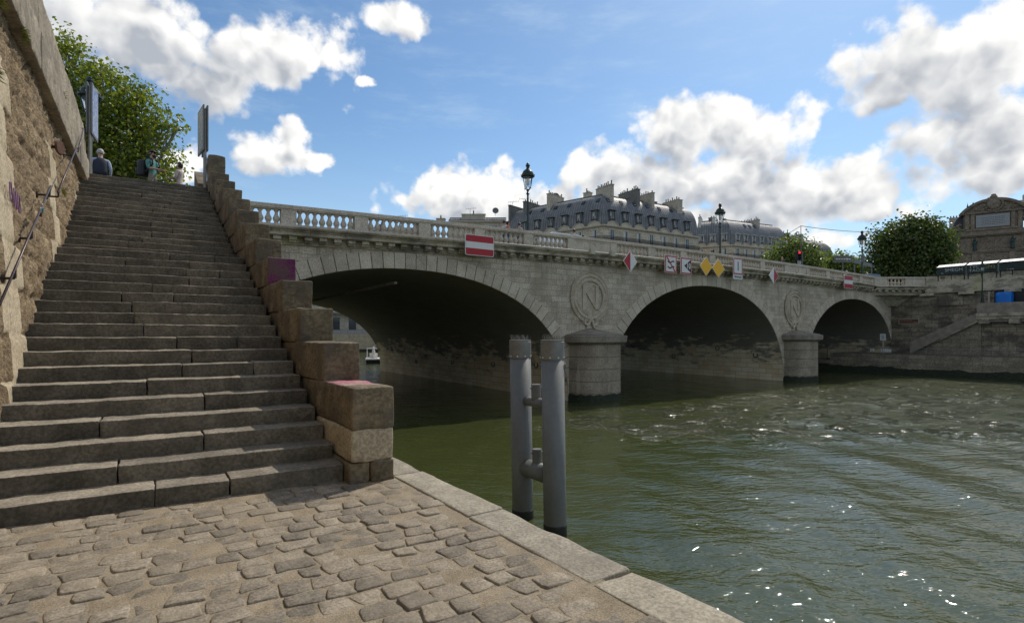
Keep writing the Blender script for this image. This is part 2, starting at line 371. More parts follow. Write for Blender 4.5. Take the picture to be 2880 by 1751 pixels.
m, t, p = newmat('signal_red'); p.inputs['Base Color'].default_value = (.8, .02, .03, 1); p.inputs['Emission Color'].default_value = (1, .02, .04, 1); p.inputs['Emission Strength'].default_value = 1.2; M['lamp_red'] = m
m, t, p = newmat('lantern_glass'); p.inputs['Base Color'].default_value = (.9, .92, .92, 1); p.inputs['Transmission Weight'].default_value = .92; p.inputs['Roughness'].default_value = .08; p.inputs['IOR'].default_value = 1.08; M['lglass'] = m
m, t, p = newmat('bulb_glass'); p.inputs['Base Color'].default_value = (.8, .78, .72, 1); p.inputs['Roughness'].default_value = .3; M['bulb'] = m

# ------------------------------------------------------------------ world and sun
SUN = Vector((.610, .240, .755)).normalized()
def make_world():
    w = bpy.data.worlds.new('World'); sc.world = w; w.use_nodes = True
    t = NT(w.node_tree); nt = w.node_tree
    bg = nt.nodes['Background']
    sky = t.n('ShaderNodeTexSky', sky_type='NISHITA'); sky.sun_disc = False
    sky.sun_elevation = math.asin(SUN.z); sky.sun_rotation = math.atan2(SUN.x, SUN.y)
    sky.air_density = 1.0; sky.dust_density = .5; sky.ozone_density = 1.6; sky.altitude = 50
    d = t.n('ShaderNodeTexCoord').outputs['Generated']
    sp = t.n('ShaderNodeSeparateXYZ'); t.l(d, sp.inputs[0])
    az = t.math('ARCTAN2', sp.outputs[1], sp.outputs[0])
    el = t.math('ARCSINE', sp.outputs[2])
    ae = t.n('ShaderNodeCombineXYZ'); t.l(az, ae.inputs[0]); t.l(el, ae.inputs[1])
    # warp the direction a little so that cloud outlines are ragged
    nd = t.n('ShaderNodeTexNoise'); nd.inputs['Scale'].default_value = 9; nd.inputs['Detail'].default_value = 5; t.l(d, nd.inputs['Vector'])
    wv = t.vmath('MULTIPLY', t.vmath('SUBTRACT', nd.outputs['Color'], (.5, .5, .5)).outputs[0], (.11, .07, 0)).outputs[0]
    aw = t.vmath('ADD', ae.outputs[0], wv).outputs[0]
    CL = [(1.59, .432, .125, .055), (1.46, .44, .128, .056), (1.38, .452, .062, .036), (1.507, .382, .087, .035), (1.664, .426, .051, .03), (1.19, .522, .048, .024), (1.25, .425, .010, .008), (.28, .335, .08, .085), (.24, .3, .07, .08),
          (1.41, .303, .058, .029), (1.377, .333, .026, .024), (1.333, .296, .031, .013), (1.536, .275, .025, .021), (1.072, .256, .108, .045), (1.126, .262, .046, .036), (1.156, .235, .032, .022), (.963, .239, .116, .046),
          (.786, .292, .09, .042), (.684, .339, .068, .05), (.6, .343, .087, .048), (.529, .308, .07, .061), (.628, .266, .178, .058), (.497, .226, .147, .062), (.393, .2, .06, .037), (.574, .193, .131, .038),
          (.336, .398, .075, .045), (.27, .332, .077, .069), (.362, .36, .057, .045), (.235, .383, .055, .054), (.288, .277, .088, .047), (.226, .233, .054, .04), (.421, .14, .062, .022), (.331, .15, .045, .018),
          # outside the picture: overhead and behind the viewer, seen in reflections and as soft light
          (1.9, .4, .2, .09), (2.4, .5, .3, .14), (2.9, .35, .35, .12), (-2.9, .5, .3, .15), (-2.3, .4, .35, .14), (-1.6, .55, .3, .16), (-.9, .4, .3, .14), (-.25, .5, .22, .12), (.05, .3, .14, .1),
          (1.1, .95, .5, .13), (-.5, 1.0, .5, .14), (2.6, .95, .5, .14), (-2., 1.05, .5, .12), (.3, .8, .3, .08)]
    def cover(vec):
        acc = None
        for a, e, ra, re in CL:
            s_ = t.vmath('SUBTRACT', vec, (a, e, 0)).outputs[0]
            q = t.vmath('LENGTH', t.vmath('MULTIPLY', s_, (1/(ra*1.42), 1/(re*1.42), 0)).outputs[0]).outputs['Value']
            mk = t.math('SUBTRACT', 1., q)
            if acc is None: acc = mk
            else:
                nd = t.n('ShaderNodeMath', operation='SMOOTH_MAX'); t.l(acc, nd.inputs[0]); t.l(mk, nd.inputs[1]); nd.inputs[2].default_value = .13; acc = nd.outputs[0]
        return t.math('MAXIMUM', acc, -.7)
    def billow(vec, full=True):
        nw = t.n('ShaderNodeTexNoise'); nw.inputs['Scale'].default_value = 22; nw.inputs['Detail'].default_value = 2; t.l(vec, nw.inputs['Vector'])
        v2 = t.vmath('ADD', vec, t.vmath('MULTIPLY', t.vmath('SUBTRACT', nw.outputs['Color'], (.5, .5, .5)).outputs[0], (.05, .05, .05)).outputs[0]).outputs[0]
        out = None
        for s_, w_ in ((13, .8), (31, .42)):
            vo = t.n('ShaderNodeTexVoronoi', feature='F1'); vo.inputs['Scale'].default_value = s_; t.l(v2, vo.inputs['Vector'])
            q = t.math('MULTIPLY', t.math('SUBTRACT', .42, vo.outputs['Distance']), w_)
            out = q if out is None else t.math('ADD', out, q)
        return out
    acc = cover(aw)
    up = cover(t.vmath('ADD', aw, (-.004, .034, 0)).outputs[0])
    b0 = billow(d); b1 = billow(t.vmath('ADD', d, tuple(SUN*.018)).outputs[0])
    lit = t.math('SUBTRACT', b0, b1); b0 = t.math('ADD', b0, t.math('ADD', t.math('MULTIPLY', t.math('SUBTRACT', t.noise(d, 9, 5, .55), .5), 1.3), t.math('MULTIPLY', t.math('SUBTRACT', t.noise(d, 48, 5, .62), .5), .62)))
    n2 = t.noise(d, 6.0, 4, .55)
    q = t.vmath('LENGTH', t.vmath('MULTIPLY', t.vmath('SUBTRACT', aw, (1.6, .425, 0)).outputs[0], (1/.24, 1/.14, 0)).outputs[0]).outputs['Value']
    grey = t.ss(q, 1.15, .4)       # the broad cloud over the stairs is the greyest
    dens = t.math('ADD', acc, b0)
    alpha = t.ss(dens, -.08, .36)
    thick = t.ss(t.math('ADD', t.math('ADD', up, t.math('MULTIPLY', b0, .5)), t.math('MULTIPLY', t.math('SUBTRACT', n2, .5), 2.0)), -.0, .95)
    shade = t.math('SUBTRACT', t.math('ADD', t.math('MULTIPLY', thick, .78), t.math('MULTIPLY', grey, .22)), t.math('MULTIPLY', lit, 1.5), clamp=True)
    ccol = t.mix(shade, (.95, .94, .915), (.42, .45, .50))
    # thin high streaks
    mp = t.n('ShaderNodeMapping'); mp.inputs['Scale'].default_value = (2.2, 9, 1); mp.inputs['Rotation'].default_value = (0, 0, R(-14)); t.l(ae.outputs[0], mp.inputs[0])
    cir = t.math('MULTIPLY', t.ss(t.noise(mp.outputs[0], 2.3, 6, .65), .45, .82), .32)
    hz = t.math('MULTIPLY', t.ss(el, .4, .0), .5)
    SK = .108
    skc = t.mix(1., sky.outputs[0], (SK*.82, SK*1.0, SK*1.08), 'MULTIPLY')
    veil = t.math('MAXIMUM', cir, hz)
    c = t.mix(veil, skc, (.56, .70, .82))
    c = t.mix(alpha, c, ccol)
    # below the horizon: dull ground tone
    c = t.mix(t.ss(sp.outputs[2], -.02, -.08), c, (.12, .11, .1))
    t.l(c, bg.inputs['Color']); bg.inputs['Strength'].default_value = 1.0
    L = bpy.data.lights.new('sun', 'SUN'); L.energy = 2.9; L.angle = R(.53); L.color = (1, .93, .82)
    so = bpy.data.objects.new('sun', L); COL.objects.link(so); so.rotation_euler = (-SUN).to_track_quat('-Z', 'Y').to_euler(); so.location = (0, 0, 60)
make_world()

# ------------------------------------------------------------------ camera
cam = bpy.data.cameras.new('camera'); co_ = bpy.data.objects.new('camera', cam); COL.objects.link(co_); sc.camera = co_
co_.location = (0, 0, 1.57); co_.rotation_euler = (R(90), 0, R(-34)); cam.sensor_width = 36; cam.lens = 18.75; cam.shift_y = .0217; cam.clip_start = .05; cam.clip_end = 3000
sc.view_settings.view_transform = 'Standard'; sc.view_settings.look = 'None'; sc.view_settings.exposure = 0.16; sc.view_settings.gamma = 1

# ------------------------------------------------------------------ water
WZ = -2.23
def coords(segs):
    out = [segs[0][0]]
    for a, b, s0, s1 in segs:
        x = a
        while x < b-1e-6:
            f = (x-a)/(b-a); x = min(b, x+s0+(s1-s0)*f); out.append(x)
    return np.array(sorted(set(np.round(out, 4))))
def make_water():
    X = coords([(-70, 2, 12, 3), (2, 9, .08, .09), (9, 26, .09, .22), (26, 70, .22, .6)])
    Y = coords([(-90, -8, 20, .6), (-8, 1, .2, .1), (1, 14, .08, .09), (14, 26, .1, .2), (26, 60, .25, .8), (60, 420, .8, 30)])
    gx, gy = np.meshgrid(X, Y, indexing='ij'); z = np.zeros(gx.shape)
    rs = np.random.RandomState(3)
    env = .35+.65/(1+np.exp(-(gx-9-.0*gy)/3.0))*1/(1+np.exp((gy-17)/4.0))     # lively in the open river, calm by the bridge
    for k in range(26):
        lam = np.exp(rs.uniform(np.log(.55), np.log(4.5))); th = rs.normal(R(-24), R(13)) if k % 3 else rs.normal(R(50), R(18)); kx, ky = math.cos(th)*2*math.pi/lam, math.sin(th)*2*math.pi/lam
        ph = rs.uniform(0, 6.28); amp = .0068*lam**.8*rs.uniform(.5, 1.2)*(1 if k % 3 else .6)
        damp = np.clip(1.25-np.hypot(gx, gy)/(lam*28), 0, 1)
        w = np.sin(kx*gx+ky*gy+ph+1.1*np.sin(.23*gx+.31*gy+k))
        z += amp*damp*(w+.25*np.abs(w))
    z *= env
    z += .02*fbm(np.stack([gx.ravel()*.6, gy.ravel()*.6, 0*gx.ravel()], 1), 1, 3, 5).reshape(gx.shape)*env
    nx, ny = gx.shape
    V = np.stack([gx, gy, z+WZ], -1).reshape(-1, 3)
    i, j = np.meshgrid(np.arange(nx-1), np.arange(ny-1), indexing='ij'); a = (i*ny+j).ravel()
    F = np.stack([a, a+ny, a+ny+1, a+1], 1)
    me = bpy.data.meshes.new('river_water'); me.from_pydata(V.tolist(), [], F.tolist()); me.polygons.foreach_set('use_smooth', [True]*len(F))
    m, t, p = newmat('river_water')
    co = t.n('ShaderNodeTexCoord').outputs['Object']
    n0 = t.noise(co, .25, 3)
    t.l(t.mix(n0, (.042, .052, .015), (.058, .069, .021)), p.inputs['Base Color']); p.inputs['Roughness'].default_value = .03; p.inputs['IOR'].default_value = 1.5; p.inputs['Specular IOR Level'].default_value = .5
    def mp(rot, sx, sy, s, d=3):
        q = t.n('ShaderNodeMapping', vector_type='TEXTURE'); q.inputs['Rotation'].default_value = (0, 0, rot); q.inputs['Scale'].default_value = (sx, sy, 1); t.l(co, q.inputs[0])
        return t.noise(q.outputs[0], s, d, .5, .6)
    h = t.math('ADD', t.math('MULTIPLY', mp(R(-34), 2.4, 1, 1.9), .052), t.math('ADD', t.math('MULTIPLY', mp(R(-28), 2.2, 1, 5.5, 3), .023), t.math('MULTIPLY', mp(R(-45), 1.7, 1, 14, 2), .0085)))
    # open, wind-roughened water away from the bridge and quay
    sp = t.n('ShaderNodeSeparateXYZ'); t.l(co, sp.inputs[0])
    dep = t.math('ADD', t.math('MULTIPLY', sp.outputs[0], .559), t.math('MULTIPLY', sp.outputs[1], .829))
    op = t.math('MULTIPLY', t.math('MULTIPLY', t.ss(dep, 17, 23), t.ss(sp.outputs[0], 9, 20)), t.ss(t.math('ADD', sp.outputs[1], t.math('MULTIPLY', t.noise(co, .22, 4), 6)), 23.5, 19.5))
    chop = t.math('ADD', t.math('MULTIPLY', mp(R(-42), 2.2, 1, 2.5, 2), .55), t.math('MULTIPLY', mp(R(-40), 2., 1, 7, 2), .05))
    paw = t.ss(t.noise(co, 1.0, 5, .65), .49, .61)
    t.l(t.math('ADD', t.math('MULTIPLY', op, .15), .035), p.inputs['Roughness'])
    h = t.math('ADD', h, t.math('MULTIPLY', t.math('MULTIPLY', op, paw), chop))
    b = t.n('ShaderNodeBump'); b.inputs['Strength'].default_value = 1; b.inputs['Distance'].default_value = 1.0; t.l(h, b.inputs['Height']); t.l(b.outputs[0], p.inputs['Normal'])
    me.materials.append(m); o = bpy.data.objects.new('river_water', me); COL.objects.link(o); tag(o, kind='structure')
make_water()
#PART2
# ------------------------------------------------------------------ quay paving
def UO(v): return 2.17-.034*(v-5.7)          # outer face of the stepped parapet
def UR(v): return 1.72-.034*(v-5.7)          # right end of the steps
def UE(v): return 2.72-.029*v                # quay edge
def make_quay():
    mb = MB()
    # sand bed with slight relief
    X = np.arange(-2.2, 2.41, .1); Y = np.arange(-6, 6.3, .1); gx, gy = np.meshgrid(X, Y, indexing='ij')
    P = np.stack([gx.ravel(), gy.ravel(), np.zeros(gx.size)], 1); P[:, 2] = -.0055+.0055*fbm(P, 3, 4, 2)
    n = len(Y); i, j = np.meshgrid(np.arange(len(X)-1), np.arange(n-1), indexing='ij'); a = (i*n+j).ravel()
    mb.add(P, [tuple(q) for q in np.stack([a, a+n, a+n+1, a+1], 1)])
    mb.build('quay_ground', M['sand'], smooth=True)['kind'] = 'structure'
    mb = MB(); y = -3.2; row = 0
    while y < 6.05:
        hgt = random.uniform(.165, .195); x = -2.1+random.uniform(0, .2)
        while x < 2.42:
            wd = random.choice([.17, .19, .21, .23, .26])*random.uniform(.92, 1.08)
            cx, cy = x+wd/2, y+hgt/2+.10*x*-.62   # rows run slightly askew
            lim = UE(cy)-.38
            if cx+wd/2 < lim+.05 and cy < 5.9 and not (cy > 5.5 and 1.6 < cx):
                g = random.uniform(.003, .010); hx, hy = wd/2-g, hgt/2-g
                tilt = (random.gauss(0, .016), random.gauss(0, .028)); up = random.gauss(.0025, .004)
                if random.random() < .2: up -= .007
                rot = random.gauss(0, .05); ca, sa = math.cos(rot), math.sin(rot)
                G = np.array([-1, -.965, -.89, -.4, .4, .89, .965, 1.]); a, b = np.meshgrid(G, G, indexing='ij'); a = a.ravel(); b = b.ravel()
                pw = (np.abs(a)**9+np.abs(b)**9)**(1/9)
                k = np.where(pw > 0, np.maximum(np.abs(a), np.abs(b))/np.maximum(pw, 1e-6), 1)
                A, B = a*k, b*k
                q = np.maximum(np.abs(a), np.abs(b))
                jx, jy = random.uniform(-.02, .02), random.uniform(-.02, .02)
                px = A*hx*(1+.08*random.uniform(-1, 1)*B)+jx*A*B; py = B*hy*(1+.1*random.uniform(-1, 1)*A)
                z = np.where(q > .98, -.03, np.where(q > .93, -.003, .0012))+up+tilt[0]*px+tilt[1]*py
                p3 = np.stack([px+cx, py+cy, z], 1)
                nn = fbm(p3, 12, 3, 4); p3[:, 2] += .0022*nn; p3[:, 0] += .014*fbm(p3, 9, 3, 9); p3[:, 1] += .014*fbm(p3, 9, 3, 19)
                p3[:, 0], p3[:, 1] = cx+(p3[:, 0]-cx)*ca-(p3[:, 1]-cy)*sa, cy+(p3[:, 0]-cx)*sa+(p3[:, 1]-cy)*ca
                fs = [(i*8+j, i*8+8+j, i*8+9+j, i*8+1+j) for i in range(7) for j in range(7)]
                mb.add(p3, fs)
            x += wd
        y += hgt
    mb.build('cobble_paving', M['cobble'], smooth=True)['kind'] = 'structure'
    mb = MB(); v = -6.
    k = 0
    while v < 21:
        L = [1.35, 1.5, 1.62, 1.4, 1.28][k % 5]
        o = random.uniform(-.015, .015)
        def xf(P, v=v, o=o):
            P = P.copy(); P[:, 0] += UE(P[:, 1])+o*.6; return P
        mb.rblock(-.36, 0., v+.007, v+L-.007, -.34, .012+o*.3, .022, .12, .012, 3, k, 0, xf); v += L; k += 1
    mb.build('quay_edge', M['kerb'], smooth=True)['kind'] = 'structure'
    mb = MB()
    for a, b in [(-6, 21.5)]:
        mb.add([(UE(a)-.03, a, -3), (UE(b)-.03, b, -3), (UE(b)-.03, b, -.25), (UE(a)-.03, a, -.25)], [(0, 1, 2, 3)])
        mb.add([(-2.2, a, -.02), (UE(a)-.03, a, -.02), (UE(a)-.03, a, -3), (-2.2, a, -3)], [(0, 1, 2, 3)])
    mb.build('quay_face', M['farlow'])['kind'] = 'structure'
make_quay()

# ------------------------------------------------------------------ staircase
def VS(n): return 5.83+.35*(n-1) if n <= 18 else 12.68+.335*(n-19)
RISE = .17
def skew(P):
    P = P.copy(); P[:, 1] += -.065*(P[:, 0]-.2); return P
def make_stairs():
    root = empty('stone_staircase', (0, 5.8, 0), 'broad flight of worn grey stone steps climbing from the quay to the street', 'staircase')
    rs = random.Random(4)
    for n in range(1, 35):
        mb = MB(); z1 = n*RISE; v0, v1 = VS(n), VS(n+1) if n < 34 else VS(34)+.5
        xl = -1.15-.05*z1-.14; xr = UR(v0)-.015
        if n < 7: xl = -1.6
        W = xr-xl
        cuts = [xl]
        if n == 1: cuts += [.02, .62]
        else:
            c = rs.uniform(.32, .7)*W+xl; cuts.append(c)
            if rs.random() < .3: cuts.append(min(xr-.5, c+rs.uniform(.6, 1.)))
        cuts.append(xr)
        for a, b in zip(cuts[:-1], cuts[1:]):
            dz = rs.uniform(-.009, .006); dv = rs.uniform(-.012, .012); tl = rs.uniform(-.004, .004)
            def xf(P, a=a, b=b, tl=tl):
                P = skew(P); P[:, 2] += tl*(P[:, 0]-(a+b)/2)
                # worn hollow in the tread edge
                wv = fbm(np.stack([P[:, 0]*1.7, P[:, 1]*0+n*3.1, P[:, 2]*0], 1), 1, 2, 8)
                P[:, 2] += np.where(P[:, 2] > z1-.06, .004*wv-.002, 0); return P
            mb.rblock(a+.005, b-.005, v0+dv, v1+.1, z1-RISE-.12, z1+dz, .013, .07, .008, 9, n*7+int(a*10), 0, xf)
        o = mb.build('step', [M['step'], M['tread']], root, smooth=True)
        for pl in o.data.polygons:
            if pl.normal.z > .55: pl.material_index = 1  # every upward face takes the paler stone with sunlight in its colour
    # solid masonry under the landing and top so that nothing shows through
    for q in ((-1.7, 1.2, VS(18)+.3, VS(19)+.1, 2.2, 18*RISE-.012), (-1.7, 1.1, 17.9, 18.6, 4.5, 5.765)):
        MB().box(*q).build('landing_slab', M['step'], root)
make_stairs()

# ------------------------------------------------------------------ stepped parapet on the river side of the stairs
def make_cheek():
    root = empty('stepped_parapet', (1.95, 5.5, 0), 'weathered parapet of big stone blocks stepping up along the river side of the stairs', 'parapet')
    for n in range(12):
        f = 5.53+1.03*n-(0.03 if n > 3 else 0); ztop = 1.0+.462*n-.012*(n > 8)*(n-8); zb = ztop-.47
        d = 1.03+.28
        if n == 11: d = 1.0
        def xf(P):
            P = P.copy(); P[:, 0] += UO(P[:, 1])-.0; P[:, 1] += -.065*(P[:, 0]-2.); return P
        mb = MB(); lean = random.uniform(-.01, .01)
        mat_ = M['cheekpink'] if n == 4 else M['cheek']
        if n == 4:
            mb.rblock(-.44, 0, f, f+d, zb, ztop, .022, .08, .010, 5, 40+n, 0, xf)
            # purple paint on the river-end face only
            o = mb.build('stone_block', [M['cheek'], M['cheekpink']], root, smooth=True)
            for pl in o.data.polygons:
                if pl.normal.y < -.6 and pl.center.y < f-5.5+.1: pl.material_index = 1
            o['label'] = 'block sprayed purple on its front face'
        elif n == 0:
            mb.rblock(-.44, 0, f, f+d, .56, ztop, .022, .07, .012, 5, 3, 0, xf)
            o = mb.build('stone_block', [M['cheek'], M['pinktop']], root, smooth=True)
            for pl in o.data.polygons:
                c = pl.center
                if pl.normal.z > .8 and c.y > .32 and c.x < .2 and (c.y+.4*random.random()) > .45: pl.material_index = 1
            o['label'] = 'lowest block with a pink paint patch on top'
            mb = MB(); mb.rblock(-.45, -.012, f+.01, f+d, .22, .555, .02, .07, .012, 5, 5, 0, xf); mb.build('stone_block', M['dressed'], root, smooth=True)['label'] = 'paler block below the lowest step of the parapet'
            mb = MB(); mb.rblock(-.24, -.005, f-.01, f+.6, -.03, .215, .025, .07, .014, 5, 9, 0, xf); mb.rblock(-.47, -.25, f+.02, f+.7, -.03, .21, .025, .07, .014, 5, 11, 0, xf); mb.build('stone_block', M['cheek'], root, smooth=True)
        else:
            mb.rblock(-.44, 0, f, f+d, zb, ztop, .022, .08, .010, 5, 40+n, 0, xf); mb.build('stone_block', M['cheek'], root, smooth=True)
        if n > 0:
            mb = MB(); 
            for q, (za, zc) in enumerate([(zb-.47, zb-.006), (zb-.94, zb-.476)]):
                mb.rblock(-.425, -.02, f-.0+.04, f+1.03, za, zc, .015, .12, .006, 5, 60+n+q, 0, xf)
            mb.rblock(-.4, -.03, f+.05, f+1.03, -2.6, zb-.93, .015, .3, .004, 3, 90+n, 0, xf)
            mb.build('wall_masonry', M['cheek'], root, smooth=True)
    # rounded-top pillar closing the parapet
    mb = MB()
    def xf(P):
        P = P.copy(); c = P[:, 0]; P[:, 2] += np.where(P[:, 2] > 6.5, -.45*(c)**2*1.2, 0); P[:, 0] += 1.55; return P
    mb.rblock(-.22, .22, 17.55, 18.0, 5.0, 6.74, .03, .06, .006, 5, 77, 0, xf); mb.build('end_pillar', M['cheek'], root, smooth=True)
    mb = MB(); mb.hexa([(1.1, 18.0, 5.7), (1.36, 18.0, 5.7), (1.36, 19.6, 5.7), (1.1, 19.6, 5.7)], [(1.1, 18.0, 5.95), (1.36, 18.0, 5.95), (1.36, 19.6, 6.7), (1.1, 19.6, 6.7)])
    mb.build('sloping_end_stone', M['cheek'], root)
make_cheek()

# ------------------------------------------------------------------ retaining wall on the left
def make_left_wall():
    root = empty('retaining_wall', (-1.3, 8, 0), 'tall ochre rubble retaining wall with heavy stone coping beside the stairs', 'wall')
    def WU(z): return -1.17-.055*z
    Y = np.arange(-4, 18.32, .035); Z = np.arange(-.1, 5.56, .04); gy, gz = np.meshgrid(Y, Z, indexing='ij')
    P = np.stack([np.zeros(gy.size), gy.ravel(), gz.ravel()], 1); y, z = P[:, 1], P[:, 2]
    course = np.floor(z/.52); tooth = (course % 2)
    off = (np.sin(course*12.9)*43.7) % 1.0
    # dressed toothed quoins
    dq = np.zeros(len(P), bool)
    for v0, w in [(7.75, .62), (11.75, .42), (4.2, .8), (15.6, .3)]:
        dq |= (y > v0-.28*tooth) & (y < v0+w+.3*(1-tooth)+.05*np.sin(course*5))
    dq &= z < 4.75
    cw = .85
    jz = np.minimum(z/.52-course, 1-(z/.52-course))*.52
    ys = y/cw+off; jy = np.minimum(ys-np.floor(ys), 1-(ys-np.floor(ys)))*cw
    joint = np.exp(-(np.minimum(jz, jy)/.022)**2)
    big = fbm(P, 1.3, 3, 1); med = .5-1.6*np.abs(fbm(P*np.array([1, 1, 1.5]), 3.4, 4, 2, .6)); fi = .4-1.3*np.abs(fbm(P, 12, 3, 3))
    pit = np.maximum(0, fbm(P, 8, 3, 6)-.25)
    rough = np.clip((z-1.2)/1.6+.6, .45, 1.2)
    disp = np.where(dq, .012+.004*med+.003*fi, -.012+.03*big+rough*(.017*med+.026*fi-.045*pit))-.06*joint*np.where(dq, .4, 1)
    P[:, 0] = WU(z)+disp-.02
    n = len(Z); i, j = np.meshgrid(np.arange(len(Y)-1), np.arange(n-1), indexing='ij'); a = (i*n+j).ravel()
    mb = MB(); mb.add(P, [tuple(q) for q in np.stack([a, a+n, a+n+1, a+1], 1)])
    o = mb.build('rubble_face', [M['rubble'], M['dressed']], root, smooth=True)
    mi = dq.reshape(gy.shape)[:-1, :-1].ravel().astype(int); o.data.polygons.foreach_set('material_index', mi.tolist())
    v = -4.; mb = MB(); mb2 = MB(); k = 0
    rr = random.Random(2)
    while v < 18.2:
        L = rr.uniform(1.5, 2.1); e = min(v+L, 18.35)
        if 18.35-e < .6: e = 18.35
        mb.rblock(-2.1, -1.37+rr.uniform(-.006, .006), v+.006, e-.006, 5.5, 6.08, .025, .13, .014, 4, k)
        mb2.rblock(-2.1, -1.47+rr.uniform(-.006, .006), v+.506, e+.494 if e < 18.3 else e, 6.085, 7.0, .04, .13, .014, 4, 50+k)
        v = e; k += 1
    mb.build('coping_ledge', M['coping'], root, smooth=True); mb2.build('parapet', M['coping'], root, smooth=True)
    mb = MB(); mb.box(-2.6, -1.75, -4, 18.34, -.5, 5.7); mb.build('wall_core', M['rubble'], root)
    # purple sprayed letters  A N O
    def g(pts, x=-1.3):
        return [(WU(z)+.035, y, z) for y, z in pts]
    mb = MB()
    for st in ([(7.62, 2.98), (7.66, 3.32), (7.78, 3.36), (7.85, 3.0)], [(7.64, 3.14), (7.85, 3.13)], [(7.97, 2.95), (7.98, 3.3), (8.13, 2.93), (8.15, 3.28)],
               [(8.3, 2.92), (8.26, 3.1), (8.31, 3.25), (8.41, 3.22), (8.45, 3.05), (8.4, 2.92), (8.3, 2.92)]):
        mb.path(g([(8.0+(a-7.62)*.66, 3.0+(b-2.92)*.62) for a, b in st]), .0075, 5)
    mb.build('graffiti', M['tagpurple'], root)['label'] = 'purple sprayed letters'
    return WU
WU = make_left_wall()
def weed(name, c, n, r, label, cat='plant', group=None, mat='moss'):
    mb = MB(); rr = random.Random(int(c[1]*100))
    for k in range(n):
        a = rr.uniform(0, 6.28); up = rr.uniform(-.5, .9); d = Vector((abs(math.cos(a))*.8+.1, math.sin(a), up)).normalized()*r*rr.uniform(.4, 1.1)
        s = Vector((0, .012, .006)).cross(d).normalized()*.003+Vector((0, .0015, 0)); p0 = Vector((0, rr.gauss(0, r*.5), rr.gauss(0, r*.25))); q = p0+d*.6+Vector((0, 0, -.02)); e = p0+d+Vector((0, 0, -r*.25))
        mb.add([p0-s, p0+s, q+s, q-s, e], [(0, 1, 2, 3), (3, 2, 4)])
    o = mb.build(name, M[mat], None, local=True); o.location = c
    return tag(o, label, cat, group)
weed('wall_weed', (-1.42, 8.1, 5.3), 140, .12, 'dry weed tuft rooted under the wall coping nearest the picture edge', 'weed', 'weeds in the wall')
weed('wall_weed', (-1.4, 9.3, 5.45), 90, .12, 'brown weed tuft hanging from the underside of the coping ledge', 'weed', 'weeds in the wall')
weed('wall_weed', (-1.38, 7.6, 4.3), 120, .12, 'green weed growing out of the rubble face above the graffiti', 'weed', 'weeds in the wall')
weed('wall_weed', (-1.44, 13.2, 6.1), 90, .13, 'tuft of grass on the joint between the coping ledge and parapet', 'weed', 'weeds in the wall')
weed('wall_weed', (-1.33, 12.4, 4.1), 60, .12, 'small green weed beside the upper handrail bracket', 'weed', 'weeds in the wall')

# street level behind the stairs and left bank
mb = MB(); mb.box(-80, 0.8, 18.3, 170, 5.2, 5.76); mb.box(-80, -1.9, -40, 18.3, 4.8, 5.72); mb.box(0.8, 2.0, 18.6, 23.0, 5.2, 5.755)
mb.build('street', M['asphalt'])['kind'] = 'structure'
mb = MB(); mb.box(-.5, .75, 53.5, 170, -3, 5.19); mb.box(-.5, 1.3, 18.4, 23.2, -3, 5.19); mb.box(-1.2, 1.68, 18.02, 18.4, -3, 5.6)
mb.build('embankment_wall', M['farwall'])
tag(bpy.data.objects['embankment_wall'], 'stone embankment wall behind the stair head beneath the street', 'wall')

# handrails on the wall
def rail(pts, name, label, brk, stub=False):
    root = empty(name, pts[0], label, 'handrail', 'handrails fixed to the rubble wall')
    mb = MB(); mb.path(pts, .013, 8); mb.build('rail', M['rail'], root, smooth=True)
    for f in brk:
        a, b = Vector(pts[0]), Vector(pts[-1]); c = a.lerp(b, f); w = Vector((WU(c.z)-.04, c.y, c.z-.11))
        mb = MB(); mb.path([c, c+Vector((0, 0, -.1)), w], .014, 6); mb.lathe([(.05, 0), (.05, .02)], w+Vector((.02, 0, 0)), 10, 0, (1, 0, 0)); mb.build('bracket', M['iron'], root)
    return root
rail([(-1.2, 6.9, 1.84), (-1.245, 10.35, 3.75)], 'wall_handrail', 'iron handrail on the lower part of the rubble wall with padlocks', (.22, .52, .97))
rail([(-1.25, 11.1, 3.82), (-1.30, 14.2, 5.42)], 'wall_handrail', 'iron handrail climbing the upper wall to the coping ledge', (.03, .9))
rail([(-1.28, 14.25, 5.35), (-1.33, 15.9, 6.35), (-1.40, 16.4, 6.5)], 'wall_handrail', 'short iron handrail bolted to the coping at the stair head', (.3,))
mb = MB(); c = (WU(4.85)+.05, 12.4, 4.88)
mb.lathe([(.02, 0), (.11, .0), (.13, .02), (.11, .04), (.02, .04)], c, 20, 0, (.92, -.4, 0)); mb.tube((WU(4.85)-.05, 12.45, 4.9), c, .03)
tag(mb.build('wall_disc', M['rust'], None, loc=c), 'rusty round iron disc fixed to the wall below the coping', 'fixture')
for k, (v, m_, lab) in enumerate([(9.42, 'rust', 'dark red padlock hanging on the lower handrail'), (9.56, 'teal', 'blue green padlock hanging on the lower handrail')]):
    z = 1.84+(v-6.9)*1.91/3.45; r_ = empty('padlock', (-1.235, v, z-.05), lab, 'padlock', 'padlocks on the handrail')
    mb = MB(); mb.box(-.015, .015, -.028, .028, -.05, 0); mb.build('lock_body', M[m_], r_, local=True)
    mb = MB(); mb.path([(0, -.018, 0), (0, -.018, .05), (0, 0, .07), (0, .018, .05), (0, .018, 0)], .005, 5); mb.build('shackle', M['bolt'], r_, local=True)

